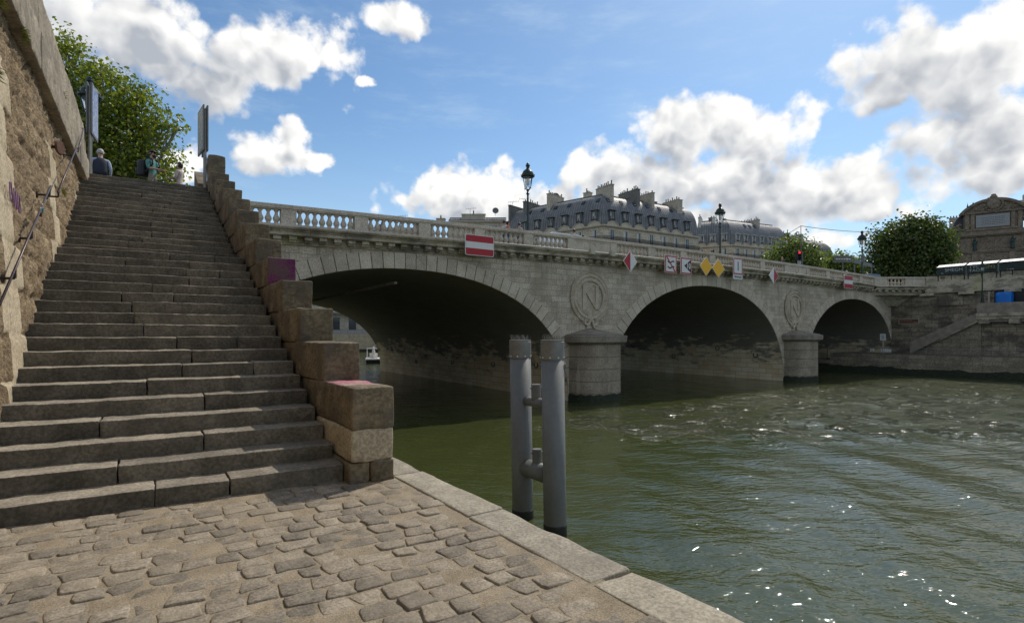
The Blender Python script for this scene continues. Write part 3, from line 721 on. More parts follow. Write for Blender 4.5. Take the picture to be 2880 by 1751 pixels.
# poster boards on poles at the stair head
def board(x, v, label, rz, z0, z1, face):
    root = empty('poster_board', (x, v, 5.77), label, 'signboard', 'double faced boards at the stair head', rz=R(rz))
    w0 = wloc(root); z0 -= w0.z; z1 -= w0.z; x = 0; v = 0
    for dx in (-.07, .03):
        mb = MB(); mb.box(x+dx, x+dx+.035, v-.1, v+.72, z0, z1); mb.build('panel_frame', M['graysign'], root, local=True)
        mb = MB()
        xx = x+dx-.004 if dx < 0 else x+dx+.035; mb.box(xx, xx+.004, v-.05, v+.68, z0+.05, z1-.05); mb.build('poster', M[face], root, local=True)
    for dv in (-.04, .12):
        mb = MB(); mb.tube((x, v+dv, -.01), (x, v+dv, z1-.1), .032, n=10); mb.build('pole', M['steelcap'], root, local=True)
board(-1.37, 17.95, 'blue map board on twin grey poles beside the wall end', -5, 6.85, 8.2, 'mapblue')
board(1.27, 17.75, 'weathered brown poster board on a grey pole beside the stone pillar', 6, 6.85, 8.15, 'mapold')
# ------------------------------------------------------------------ bridge
FV, BV = 23.3, 53.3
def Bt(u): return 7.24-.0004*(u-38)**2
def Dk(u): return Bt(u)-.9
def Wt(u): return Bt(u)-1.46
ARCH = [(10.0, 4.57, 9.55), (32.4, 4.9, 9.55), (54.1, 4.78, 8.75)]
AZ, NE = -1.95, 2.15
def arch_pt(c, zc, th, HA):     # th 0..pi, left to right, superellipse
    ct, st = math.cos(th), math.sin(th); e = 2/NE
    return (c-HA*math.copysign(abs(ct)**e, ct), AZ+(zc-AZ)*abs(st)**e)
def arch_z(u):
    for c, zc, HA in ARCH:
        x = abs(u-c)/HA
        if x < 1: return AZ+(zc-AZ)*(1-x**NE)**(1/NE)
    return None
def make_bridge():
    root = empty('stone_bridge', (32.4, FV, WZ), 'pale stone bridge of three arches with balustrade and wreathed letters crossing the river', 'bridge')
    us = sorted(set(list(np.round(np.arange(-.4, 67.01, .25), 3))+[round(c+s*HA*(1-q), 4) for c, _, HA in ARCH for s in (-1, 1) for q in (0, .0008, .003, .008, .018, .035)]))
    for y, nm in ((FV, 0), (BV, 1)):
        mb = MB()
        for a, b in zip(us[:-1], us[1:]):
            mid = (a+b)/2; inside = arch_z(mid) is not None
            za = (arch_z(a) if arch_z(a) is not None else AZ) if inside else -3.2
            zb = (arch_z(b) if arch_z(b) is not None else AZ) if inside else -3.2
            f = [(a, y, za), (b, y, zb), (b, y, Wt(b)), (a, y, Wt(a))]
            mb.add(f if nm == 0 else f[::-1], [(0, 1, 2, 3)])
        mb.build('spandrel_wall', M['ashlar'], root)
    for c, zc, HA in ARCH:
        # dense arc samples by length
        th = np.linspace(0, math.pi, 600); pts = np.array([arch_pt(c, zc, q, HA) for q in th])
        s = np.concatenate([[0], np.cumsum(np.linalg.norm(np.diff(pts, axis=0), axis=1))])
        NV = 49; ss = np.linspace(0, s[-1], NV+1)
        def at(q): return np.array([np.interp(q, s, pts[:, 0]), np.interp(q, s, pts[:, 1])])
        def nrm(q):
            a, b = at(max(0, q-.15)), at(min(s[-1], q+.15)); d = (b-a)/np.linalg.norm(b-a); n = np.array([-d[1], d[0]]); return n
        mb = MB()
        for k in range(NV):
            q0, q1 = ss[k]+.012, ss[k+1]-.012; dep = .75+random.uniform(-.006, .006)
            A, B = at(q0), at(q1); nA, nB = nrm(q0), nrm(q1)
            if A[1] < -2.4 and B[1] < -2.4: continue
            C, D = B+nB*dep, A+nA*dep
            pr = random.uniform(.035, .055)
            e = .018
            def P(p, y): return (p[0], y, p[1])
            y0, y1 = FV-pr, FV+.016
            ctr = (A+B+C+D)/4
            ins = [x+(ctr-x)*.045 for x in (A, B, C, D)]
            mb.hexa([P(x, y1) for x in (A, B, C, D)], [P(x, y0+.02) for x in (A, B, C, D)])
            mb.add([P(x, y0+.02) for x in (A, B, C, D)]+[P(x, y0) for x in ins], [(0, 1, 5, 4), (1, 2, 6, 5), (2, 3, 7, 6), (3, 0, 4, 7), (4, 5, 6, 7)])
        mb.build('arch_ring', M['vouss'], root)
        mb = MB()   # dark joint bed a little behind the voussoir faces
        for k in range(NV):
            A, B = at(ss[k]), at(ss[k+1]); nA, nB = nrm(ss[k]), nrm(ss[k+1]); C, D = B+nB*.74, A+nA*.74
            mb.add([(p[0], FV-.012, p[1]) for p in (A, B, C, D)], [(0, 1, 2, 3)])
        mb.build('joint_bed', M['iron'], root)
        mb = MB(); ys = np.linspace(FV+.02, BV-.02, 31); q = np.linspace(0, s[-1], 61)
        vs = [(at(k)[0], y, at(k)[1]) for k in q for y in ys]; fs = []; uv = []
        for i in range(60):
            for j in range(30):
                fs.append((i*31+j, (i+1)*31+j, (i+1)*31+j+1, i*31+j+1)); uv.append([(ys[j], q[i]), (ys[j], q[i+1]), (ys[j+1], q[i+1]), (ys[j+1], q[i])])
        mb.add(vs, fs, 0, uv)
        for sg in (-1, 1):
            x = c+sg*HA; mb.add([(x, FV+.02, -3.3), (x, BV-.02, -3.3), (x, BV-.02, AZ), (x, FV+.02, AZ)], [(0, 1, 2, 3)], 0, [[(FV, -1.3), (BV, -1.3), (BV, 0), (FV, 0)]])
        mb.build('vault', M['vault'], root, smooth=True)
        # mooring rings on the vault's far side
    # crown beam under the first arch
    mb = MB(); mb.obox((9.6, FV+1.0, 3.95), (.14, 0, 0), (-4.3, 22, -1.15), (0, 0, .12)); mb.build('pipe_bracket', M['capst'], root)
    # piers
    for pc in (21.2, 43.6):
        pts = [(pc+1.62*math.copysign(abs(math.cos(t_))**(2/2.9), math.cos(t_)), FV-1.55*abs(math.sin(t_))**(2/2.9)) for t_ in np.linspace(math.pi, 2*math.pi, 25)]
        mb = MB(); levels = [-3.3, -1.78, -1.1, -.42, .26, .98]
        for k, (a, b) in enumerate(zip(levels[:-1], levels[1:])):
            g = .018
            g = .022
            def ring(z, inset): return [(pc+(x-pc)*(1-inset), FV+(y-FV)*(1-inset), z) for x, y in pts]
            R_ = [ring(a, .03), ring(a+g, 0), ring(b-g, 0), ring(b, .03)]
            for r0, r1 in zip(R_[:-1], R_[1:]):
                mb.add(r0+r1, [(i, i+1, 25+i+1, 25+i) for i in range(24)], 1 if k == 0 else 0)
        mb.build('cutwater', [M['pier'], M['pier']], root)
        mb = MB()
        for i in range(24):
            p0, p1 = pts[i], pts[i+1]
            for s_, zt in ((1.012, -1.82),):
                q0 = (pc+(p0[0]-pc)*s_, FV+(p0[1]-FV)*s_); q1 = (pc+(p1[0]-pc)*s_, FV+(p1[1]-FV)*s_)
                zz0, zz1 = zt+.035*math.sin(i*2.1), zt+.035*math.sin((i+1)*2.1)
                mb.add([(*q0, -3.3), (*q1, -3.3), (*q1, zz1), (*q0, zz0)], [(0, 1, 2, 3)])
        mb.build('weed_band', M['algae'], root)
        mb = MB()
        def ring2(z, sc_, ad=0): return [(pc+(x-pc)*sc_, FV+(y-FV)*sc_, z) for x, y in pts]
        R_ = [ring2(.98, 1.0), ring2(.99, 1.06), ring2(1.06, 1.12), ring2(1.1, 1.2), ring2(1.44, 1.22), ring2(1.47, 1.2), ring2(1.475, 1.1), ring2(1.53, 1.1), ring2(1.62, .85), ring2(1.8, .3), ring2(1.88, .02)]
        for r0, r1 in zip(R_[:-1], R_[1:]): mb.add(r0+r1, [(i, i+1, 25+i+1, 25+i) for i in range(24)])
        mb.build('pier_cap', M['capst'], root)
        # medallion
        med = MB().box(pc-1.2, pc+1.2, FV-.03, FV-.005, 2.35, 4.95).build('medallion_field', M['letter'], root)
        mb = MB(); cz = 3.68; rr = random.Random(int(pc))
        rx, rz_ = 1.22, 1.22
        mb2 = MB()
        n1 = 64
        for k in range(n1):          # rounded core of the wreath
            a0, a1 = 2*math.pi*k/n1, 2*math.pi*(k+1)/n1
            prof = [(-.26, 0), (-.17, .045), (0, .07), (.17, .045), (.26, 0)]
            for (d0, h0), (d1, h1) in zip(prof[:-1], prof[1:]):
                def q(a, d, h): return (pc+(rx+d)*math.sin(a), FV-.01-h, cz+(rz_+d)*math.cos(a))
                mb.add([q(a0, d0, h0), q(a0, d1, h1), q(a1, d1, h1), q(a1, d0, h0)], [(0, 1, 2, 3)])
        for side in (-1, 1):
            for k in range(30):      # overlapping laurel leaves, growing up both sides
                a = side*(math.pi-.22-k*(math.pi-.3)/29)
                for d, tw in ((-.2, -.5), (.02, .0), (.22, .5)):
                    ctr = Vector((pc+(rx+d)*math.sin(a), FV-.055+.035*abs(d)*3, cz+(rz_+d)*math.cos(a)))
                    tan = Vector((-math.cos(a)*side, 0, math.sin(a)*side)); rad = Vector((math.sin(a), 0, math.cos(a)))
                    ax = (tan+rad*tw*1.1).normalized(); bi = Vector((0, -1, 0)).cross(ax); L_ = .2*rr.uniform(.85, 1.15)
                    n_ = Vector((0, -1, 0))
                    v = [ctr-ax*L_*.6, ctr+bi*.07+n_*.03, ctr+ax*L_+n_*.07, ctr-bi*.07+n_*.03, ctr+n_*.085]
                    mb.add(v, [(0, 1, 4), (1, 2, 4), (2, 3, 4), (3, 0, 4)])
        # ribbon bow at the foot
        for sx in (-1, 1):
            for k in range(10):
                a0, a1 = k/10*math.pi*1.7, (k+1)/10*math.pi*1.7
                def q(a, r, h): return (pc+sx*(.3+r*math.sin(a)*.9), FV-.01-h, cz-1.42+r*math.cos(a)*.8-.0)
                mb.add([q(a0, .12, .12), q(a0, .27, .16), q(a1, .27, .16), q(a1, .12, .12)], [(0, 1, 2, 3)]); mb.add([q(a0, .27, .16), q(a0, .29, 0), q(a1, .29, 0), q(a1, .27, .16)], [(0, 1, 2, 3)]); mb.add([q(a0, .12, .12), q(a1, .12, .12), q(a1, .10, 0), q(a0, .10, 0)], [(0, 1, 2, 3)])
            mb.obox((pc+sx*.05, FV-.14, cz-1.5), (sx*.16, 0, -.05), (0, .13, 0), (sx*.2, 0, -.3))
        mb.lathe([(.02, .16), (.12, .13), (.15, 0)], (pc, FV, cz-1.3), 12, 0, (0, -1, 0))
        mb.build('laurel_wreath', M['letter'], med)
        mb = MB()
        x0, x1, z0, z1 = pc-.62, pc+.62, cz-.68, cz+.68; yb, yf = FV-.025, FV-.1
        def slab(p): mb.hexa([(x, yb, z) for x, z in p], [(x, yf, z) for x, z in p])
        slab([(x0, z0), (x0+.26, z0), (x0+.26, z1), (x0, z1)]); slab([(x1-.24, z0+.52), (x1, z0+.52), (x1, z1), (x1-.24, z1)][0:4])
        slab([(x1-.24, z0), (x1, z0), (x1, z0+.519), (x1-.24, z0+.519)])
        slab([(x0+.262, z1), (x0+.262, z1-.42), (x1-.242, z0), (x1-.242, z0+.42)])
        for xc in (x0+.13, x1-.12):
            for zz in (z0-.07, z1+.002):
                if xc > pc and zz < cz: continue
                slab([(xc-.27, zz), (xc+.27, zz), (xc+.27, zz+.068), (xc-.27, zz+.068)])
        o = mb.build('letter', M['letter'], med); o['label'] = 'raised letter N'
    # deck
    mb = MB(); uu = np.arange(-.4, 68.1, 2.)
    for a, b in zip(uu[:-1], uu[1:]):
        mb.add([(a, FV-.3, Dk(a)), (b, FV-.3, Dk(b)), (b, BV+.3, Dk(b)), (a, BV+.3, Dk(a))], [(0, 1, 2, 3)])
    mb.build('deck', M['asphalt'], root)
    # cornice: moulded profile along the curve of the deck (y offset outward, z above wall top)
    prof = [(0, -.11), (.06, -.11), (.06, -.03), (.09, -.02), (.09, .2), (.42, .2), (.46, .22), (.46, .34), (.5, .36), (.52, .4), (.6, .44), (.64, .5), (.64, .53), (.3, .545), (-.2, .55)]
    uu = np.concatenate([np.arange(.6, 58.1, 1.2)]); mb = MB()
    for k, (a, b) in enumerate(zip(uu[:-1], uu[1:])):
        a2, b2 = a+.003, b-.003
        for (o0, h0), (o1, h1) in zip(prof[:-1], prof[1:]):
            mb.add([(a2, FV-o0, Wt(a2)+h0), (b2, FV-o0, Wt(b2)+h0), (b2, FV-o1, Wt(b2)+h1), (a2, FV-o1, Wt(a2)+h1)], [(0, 1, 2, 3)])
    u = 1.0
    while u < 58:
        mb.box(u, u+.3, FV-.36, FV-.085, Wt(u)+.06, Wt(u)+.205); mb.box(u+.02, u+.28, FV-.26, FV-.085, Wt(u)-.02, Wt(u)+.062); u += .6
    mb.build('cornice', M['cornice'], root)
    # balustrade
    bal = MB(); CY = FV-.12
    def seg(a, b, y0, y1, h0, h1, step=1.5):
        n = max(1, int(round((b-a)/step)))
        for k in range(n):
            p, q = a+(b-a)*k/n+.002, a+(b-a)*(k+1)/n-.002
            bal.hexa([(p, y0, Bt(p)+h0), (q, y0, Bt(q)+h0), (q, y1, Bt(q)+h0), (p, y1, Bt(p)+h0)], [(p, y0, Bt(p)+h1), (q, y0, Bt(q)+h1), (q, y1, Bt(q)+h1), (p, y1, Bt(p)+h1)])
    seg(.8, 58, CY-.2, CY+.2, -.16, -.03); seg(.8, 58, CY-.17, CY+.17, -.03, 0); seg(.8, 58, CY-.16, CY+.16, -.205, -.162); seg(.8, 58, CY-.19, CY+.19, -.92, -.79)
    bays = []
    peds = [1.6, 4.6, 7.6, 10.6, 13.6, 16.6]
    for p in peds: seg(p-.3, p+.3, CY-.165, CY+.165, -.788, -.207)
    bays += [(p+.3, p+2.7) for p in peds[:-1]]+[(16.9, 19.3)]
    ends = [(19.3, 23.1), (41.7, 45.5)]
    for a, b in ends:
        seg(a, b, CY-.14, CY+.14, -.788, -.207); seg(a, a+.5, CY-.18, CY-.142, -.788, -.207, 9); seg(b-.5, b, CY-.18, CY-.142, -.788, -.207, 9)
        seg(a+.55, b-.55, CY-.165, CY-.142, -.27, -.225, 9); seg(a+.55, b-.55, CY-.165, CY-.142, -.78, -.735, 9)
        c = (a+b)/2; zc = Bt(c)-.5
        for k in range(24):
            a0, a1 = 2*math.pi*k/24, 2*math.pi*(k+1)/24
            def q(r, an, y): return (c+r*math.sin(an), y, zc+r*math.cos(an))
            bal.hexa([q(.2, a0, CY-.142), q(.25, a0, CY-.142), q(.25, a1, CY-.142), q(.2, a1, CY-.142)], [q(.2, a0, CY-.175), q(.25, a0, CY-.175), q(.25, a1, CY-.175), q(.2, a1, CY-.175)])
    for k in range(1, 6):
        p = 23.1+3.1*k
        seg(p-.3, p+.3, CY-.165, CY+.165, -.788, -.207)
    bays += [(23.1+3.1*k+(.3 if k else 0), 23.1+3.1*(k+1)-(.3 if k < 5 else 0)) for k in range(6)]
    for k in range(1, 5):
        p = 45.5+3.1*k; seg(p-.3, min(58, p+.3), CY-.165, CY+.165, -.788, -.207)
    bays += [(45.5+3.1*k+(.3 if k else 0), 45.5+3.1*(k+1)-.3) for k in range(4)]
    bo = bal.build('balustrade', M['balus'], root)
    prof_b = [(.10, 0), (.10, .05), (.075, .055), (.075, .075), (.11, .13), (.135, .2), (.13, .25), (.1, .31), (.07, .38), (.058, .45), (.062, .49), (.085, .5), (.085, .52), (.1, .525), (.1, .585)]
    proto = None; rest = MB(); cnt = 0
    for bi, (a, b) in enumerate(bays):
        n = 8
        for k in range(n):
            u = a+(b-a)*(k+.5)/n
            if bi < 12:
                if proto is None:
                    mb = MB(); mb.lathe(prof_b, (0, 0, 0), 12); proto = mb.build('baluster', M['balus'], bo, smooth=False, local=True); o = proto
                else: o = proto.copy(); COL.objects.link(o); o.parent = bo
                o.location = Vector((u, CY, Bt(u)-.789))-wloc(bo)
            else: rest.lathe(prof_b, (u, CY, Bt(u)-.789), 10)
    # turned end of the parapet, facing the river
    A, B = Vector((58.05, CY, 0)), Vector((62.5, 20.35, 0)); d = (B-A).normalized(); nn = Vector((d.y, -d.x, 0))   # outward (toward viewer side)
    L_ = (B-A).length; z = 7.06
    e = MB()
    def eb(s0, s1, d0, d1, z0, z1): e.hexa([A+d*s0+nn*d0+Vector((0, 0, z0)), A+d*s1+nn*d0+Vector((0, 0, z0)), A+d*s1+nn*d1+Vector((0, 0, z0)), A+d*s0+nn*d1+Vector((0, 0, z0))], [A+d*s0+nn*d0+Vector((0, 0, z1)), A+d*s1+nn*d0+Vector((0, 0, z1)), A+d*s1+nn*d1+Vector((0, 0, z1)), A+d*s0+nn*d1+Vector((0, 0, z1))])
    eb(-.1, L_, -.2, .2, z-.16, z); eb(-.1, L_, -.19, .19, z-.92, z-.79)
    eb(0, 1.1, -.16, .16, z-.789, z-.162); eb(.3, .8, .162, .19, z-.7, z-.25); eb(2.9, 3.4, -.16, .16, z-.789, z-.162); eb(3.402, L_, -.14, .14, z-.789, z-.162); eb(3.6, L_-.3, .142, .165, z-.7, z-.25)
    e.build('turned_parapet', M['balus'], root)
    for k in range(5):
        p = A+d*(1.1+1.8*(k+.5)/5); rest.lathe(prof_b, (p.x, p.y, z-.79), 10)
    r_ = rest.build('baluster_run', M['balus'], bo); r_['kind'] = 'stuff'
    e = MB()
    for (o0, h0), (o1, h1) in zip(prof[:-1], prof[1:]):
        z0 = z-1.46; e.add([tuple(A+d*-.15+nn*(o0-.15)+Vector((0, 0, z0+h0))), tuple(A+d*(L_+.1)+nn*(o0-.15)+Vector((0, 0, z0+h0))), tuple(A+d*(L_+.1)+nn*(o1-.15)+Vector((0, 0, z0+h1))), tuple(A+d*-.15+nn*(o1-.15)+Vector((0, 0, z0+h1)))], [(0, 1, 2, 3)])
    s_ = .2
    while s_ < L_-.2:
        q = A+d*s_+nn*.0; e.obox(q+Vector((0, 0, z-1.43)), d*.3, nn*.24, (0, 0, .15)); s_ += .65
    e.build('turned_cornice', M['cornice'], root)
    e = MB(); e.hexa([(58.2, 23.28, 5.3), (62.3, 20.6, 5.3), (64, 20.6, 5.3), (64, 23.28, 5.3)], [(58.2, 23.28, z-1.45), (62.3, 20.6, z-1.45), (64, 20.6, z-1.45), (64, 23.28, z-1.45)])
    e.hexa([(61.2, 23.28, 4.3), (62.2, 22.6, 4.3), (64, 22.6, 4.3), (64, 23.28, 4.3)], [(60.0, 23.28, 5.298), (62.2, 21.4, 5.298), (64, 21.4, 5.298), (64, 23.28, 5.298)])
    e.build('corbelled_soffit', M['cornice'], root)
    # plain upstream parapet
    e = MB(); e.box(0, 66, BV-.1, BV+.2, 5.2, 6.9); e.build('upstream_parapet', M['balus'], root)
    # service pipe lying on the cornice, with two little brackets
    e = MB(); pts = [(u, FV-.6, Wt(u)+.58) for u in np.arange(14.2, 57, 1.5)]; e.path(pts, .035, 6)
    for u in (20.6, 22.2, 48.6): e.box(u, u+.3, FV-.78, FV-.56, Wt(u)+.42, Wt(u)+.72)
    e.build('service_pipe', M['conduit'], root)
    # mooring rings in the vault walls
    for c, zs in ((ARCH[0], [(26, -.3), (31, -.5), (37, -.6), (44, -.9), (49, .1)]), (ARCH[1], [(25.5, -.2), (29, .3), (34, -.6), (39, .35), (45, .2)])):
        for y, z_ in zs:
            xx = [x for x in np.arange(c[0]+c[2]*.5, c[0]+c[2], .01) if arch_z(x) is not None and arch_z(x) <= z_]
            x_ = (xx[0] if xx else c[0]+c[2])-.03
            e = MB(); R0 = .19
            for k in range(12):
                a0, a1 = 2*math.pi*k/12, 2*math.pi*(k+1)/12
                e.tube((x_, y+R0*math.sin(a0), z_+R0*math.cos(a0)), (x_, y+R0*math.sin(a1), z_+R0*math.cos(a1)), .03, n=5)
            e.build('mooring_ring', M['black'], root)
make_bridge()

# ------------------------------------------------------------------ navigation boards hung on the bridge
SY = 22.52
def plate(mb, pts, y0, y1, mi): mb.hexa([(x, y1, z) for x, z in pts], [(x, y0, z) for x, z in pts], mi)
def rrect(x0, x1, z0, z1, r):
    o = []
    for cx, cz, a0 in ((x1-r, z1-r, 0), (x0+r, z1-r, 90), (x0+r, z0+r, 180), (x1-r, z0+r, 270)):
        for k in range(5): a = R(a0+k*22.5); o.append((cx+r*math.cos(a), cz+r*math.sin(a)))
    return o
def hangers(root, x0, x1, zt, u):
    mb = MB()
    for x in (x0, x1): mb.box(x-.02, x+.02, SY+.045, SY+.085, zt-.7, zt-.1); mb.box(x-.02, x+.02, SY+.087, FV+.0-.3, zt-.35, zt-.31)
    mb.build('hanger', M['graysign'], root)
def sign_root(nm, x, z, label, grp=None): return empty(nm, (x, SY, z), label, 'sign', grp)
def no_entry(x0, x1, z0, z1, label):
    r = sign_root('no_entry_board', (x0+x1)/2, z0, label, 'red and white striped boards on the bridge')
    mb = MB(); plate(mb, rrect(x0, x1, z0, z1, .1), SY, SY+.04, 0)
    plate(mb, rrect(x0+.03, x1-.03, z0+.03, z1-.03, .08), SY-.006, SY-.001, 1)
    h = (z1-z0); plate(mb, [(x0+.03, z0+h*.345), (x1-.03, z0+h*.345), (x1-.03, z0+h*.655), (x0+.03, z0+h*.655)][::-1], SY-.012, SY-.007, 0)
    mb.build('board', [M['white'], M['red']], r); hangers(r, x0+.3, x1-.3, z1, 0)
no_entry(12.48, 14.1, 5.37, 6.38, 'wide red white red board hung over the near arch')
no_entry(50.4, 51.97, 5.57, 6.72, 'small far red white red board over the last arch')
def diamond(cx, cz, w, h, cols, label, nm, grp):
    r = sign_root(nm, cx, cz-h/2, label, grp); mb = MB()
    def dm(s, f=None): return [(cx, cz-h/2*s), (cx+w/2*s, cz), (cx, cz+h/2*s), (cx-w/2*s, cz)]
    plate(mb, dm(1)[::-1], SY, SY+.04, 0)
    if len(cols) == 1: plate(mb, dm(.95)[::-1], SY-.006, SY-.001, 1)
    else:
        l = [(cx, cz-h/2*.93), (cx, cz+h/2*.93), (cx-w/2*.93, cz)]; q = [(cx, cz-h/2*.93), (cx+w/2*.93, cz), (cx, cz+h/2*.93)]
        plate(mb, l[::-1], SY-.006, SY-.001, 1); plate(mb, q[::-1], SY-.006, SY-.001, 2)
    mb.build('board', [M['white']]+[M[c] for c in cols], r); hangers(r, cx, cx, cz+h/2, 0)
diamond(23.74, 5.9, 1.18, 1.3, ['red', 'white'], 'diamond board with red left half and white right half', 'diamond_board', 'red and white diamond boards')
diamond(39.25, 5.98, 1.3, 1.26, ['white', 'red'], 'diamond board with white left half and red right half', 'diamond_board', 'red and white diamond boards')
diamond(31.0, 6.11, 1.34, 1.3, ['yellow'], 'yellow diamond board, the one beside the number ten sign', 'yellow_diamond_board', 'yellow diamond boards')
diamond(32.36, 6.07, 1.42, 1.3, ['yellow'], 'yellow diamond board, the one nearer the vertical bar sign', 'yellow_diamond_board', 'yellow diamond boards')
def framed(x0, x1, z0, z1, label, nm):
    r = sign_root(nm, (x0+x1)/2, z0, label); mb = MB()
    plate(mb, rrect(x0, x1, z0, z1, .05), SY, SY+.04, 0); plate(mb, rrect(x0+.02, x1-.02, z0+.02, z1-.02, .04), SY-.006, SY-.001, 1)
    plate(mb, [(x0+.1, z0+.1), (x1-.1, z0+.1), (x1-.1, z1-.1), (x0+.1, z1-.1)][::-1], SY-.012, SY-.007, 0)
    return r, mb
r, mb = framed(26.84, 27.96, 5.43, 6.55, 'red framed sign with two black waves struck out by a red diagonal', 'no_wash_sign')
for dz in (.17, -.17):
    for k in range(14):
        u0, u1 = k/14, (k+1)/14
        def wv(u, t_): return (27.08+.64*u, 5.97+dz-.0+.055*math.sin(u*2*math.pi+2.6)+t_)
        plate(mb, [wv(u0, -.045), wv(u1, -.045), wv(u1, .045), wv(u0, .045)][::-1], SY-.018, SY-.013, 2)
plate(mb, [(27.74, 5.54), (27.86, 5.54), (27.06, 6.44), (26.94, 6.44)][::-1], SY-.024, SY-.019, 1)
mb.build('board', [M['white'], M['red'], M['signblack']], r); hangers(r, 27.1, 27.7, 6.55, 0)
r, mb = framed(28.36, 29.46, 5.45, 6.53, 'red framed sign with a black triangle holding the number 10', 'clearance_sign')
plate(mb, [(28.7, 5.99), (29.36, 5.57), (29.36, 6.41)][::-1], SY-.018, SY-.013, 2)
add_text(mb, '10', .5, lambda x, y, z: (29.13+x, SY-.022-z, 5.98+y), 0, .012, .85)
mb.build('board', [M['white'], M['red'], M['signblack']], r); hangers(r, 28.6, 29.2, 6.53, 0)
r, mb = framed(34.07, 35.17, 5.78, 6.96, 'red framed sign with one black vertical bar above a works notice', 'caution_sign')
plate(mb, [(34.58, 6.06), (34.67, 6.06), (34.67, 6.7), (34.58, 6.7)][::-1], SY-.018, SY-.013, 2)
mb.build('board', [M['white'], M['red'], M['signblack']], r); hangers(r, 34.3, 34.9, 6.96, 0)
mb = MB(); plate(mb, rrect(34.07, 35.17, 5.45, 5.76, .05), SY, SY+.04, 0); add_text(mb, 'TRAVAUX', .215, lambda x, y, z: (34.62+x, SY-.004-z, 5.605+y), 1, .006, .92)
o = mb.build('works_notice', [M['white'], M['signblack']], r); o['label'] = 'white plate reading TRAVAUX'

# ------------------------------------------------------------------ street lamps
def make_lamp(label, grp):
    root = empty('street_lamp', (0, 0, 0), label, 'street lamp', grp)
    mb = MB(); mb.lathe([(.2, 0), (.2, .12), (.17, .15), (.15, .5), (.17, .55), (.12, .62), (.1, .75), (.085, 1.2), (.1, 1.22), (.1, 1.28), (.08, 1.3), (.062, 2.6), (.055, 3.55), (.07, 3.58), (.1, 3.62), (.1, 3.66), (.06, 3.7), (.05, 3.78), (.09, 3.82), (.09, 3.86), (.05, 3.9)], n=14)
    mb.build('pole', M['green'], root, smooth=False, local=True)
    mb = MB()   # cradle arms
    for k in range(4):
        a = k*math.pi/2+.4; ca, sa = math.cos(a), math.sin(a)
        mb.path([(.04*ca, .04*sa, 3.88), (.16*ca, .16*sa, 3.93), (.22*ca, .22*sa, 4.05), (.27*ca, .27*sa, 4.35), (.33*ca, .33*sa, 4.62)], .02, 6)
        mb.lathe([(.02, 0), (.04, .02), (.03, .06), (.0, .08)], (.2*ca, .2*sa, 3.9), 6)
    mb.build('cradle', M['green'], root, local=True)
    mb = MB(); mb.lathe([(.03, 3.98), (.14, 4.02), (.19, 4.2), (.24, 4.45), (.28, 4.6)], n=16); mb.build('lantern_glass', M['lglass'], root, smooth=True, local=True)
    mb = MB(); mb.lathe([(.04, 4.12), (.09, 4.18), (.1, 4.4), (.08, 4.55)], n=10); mb.build('bulb', M['bulb'], root, smooth=True, local=True)
    mb = MB(); mb.lathe([(.3, 4.58), (.36, 4.6), (.4, 4.63), (.4, 4.7), (.35, 4.72), (.34, 4.78), (.31, 4.88), (.24, 4.98), (.14, 5.05), (.1, 5.08), (.09, 5.2), (.13, 5.25), (.13, 5.3), (.09, 5.33), (.1, 5.38), (.05, 5.43), (.02, 5.45)], n=18)
    for k in range(10):
        a = k*2*math.pi/10; mb.lathe([(.0, 0), (.035, .02), (.02, .06), (0, .08)], (.39*math.cos(a), .39*math.sin(a), 4.69), 5)
    mb.build('lantern_roof', M['green'], root, smooth=False, local=True)
    return root
lamp0 = make_lamp('green iron lantern on the bridge standing before the long grey mansard roof', 'iron lanterns on posts')
lamp0.location = (18.25, 25.4, Dk(18.25)-.05)
def lamp(loc, label, s=1., grp='iron lanterns on posts'):
    c = copy_tree(lamp0); c.location = loc; c.scale = (s, s, s); c['label'] = label; c['group'] = grp; return c
lamp((36.7, 25.4, Dk(36.7)-.05), 'green iron lantern on the bridge between the two mansard blocks')
lamp((59.0, 24.7, Dk(59)-.05), 'iron lantern at the far bridge end with grey boxes strapped to its post', 1.06)
lamp((-1.83, 24, 5.76), 'dark iron lantern half hidden behind the blue map board', .9)
lamp((60.3, 15.7, 4.29), 'iron lantern rising from the landing in front of the green stalls', .68)
mb = MB(); mb.lathe([(.17, 0), (.17, .75)], (58.95, 24.62, 8.7), 10); mb.box(58.7, 59.1, 24.3, 24.6, 7.0, 7.55)
tag(mb.build('control_box', M['graysign'], None, loc=(58.95, 24.6, 7)), 'grey control boxes strapped to the far bridge lamp post', 'box')

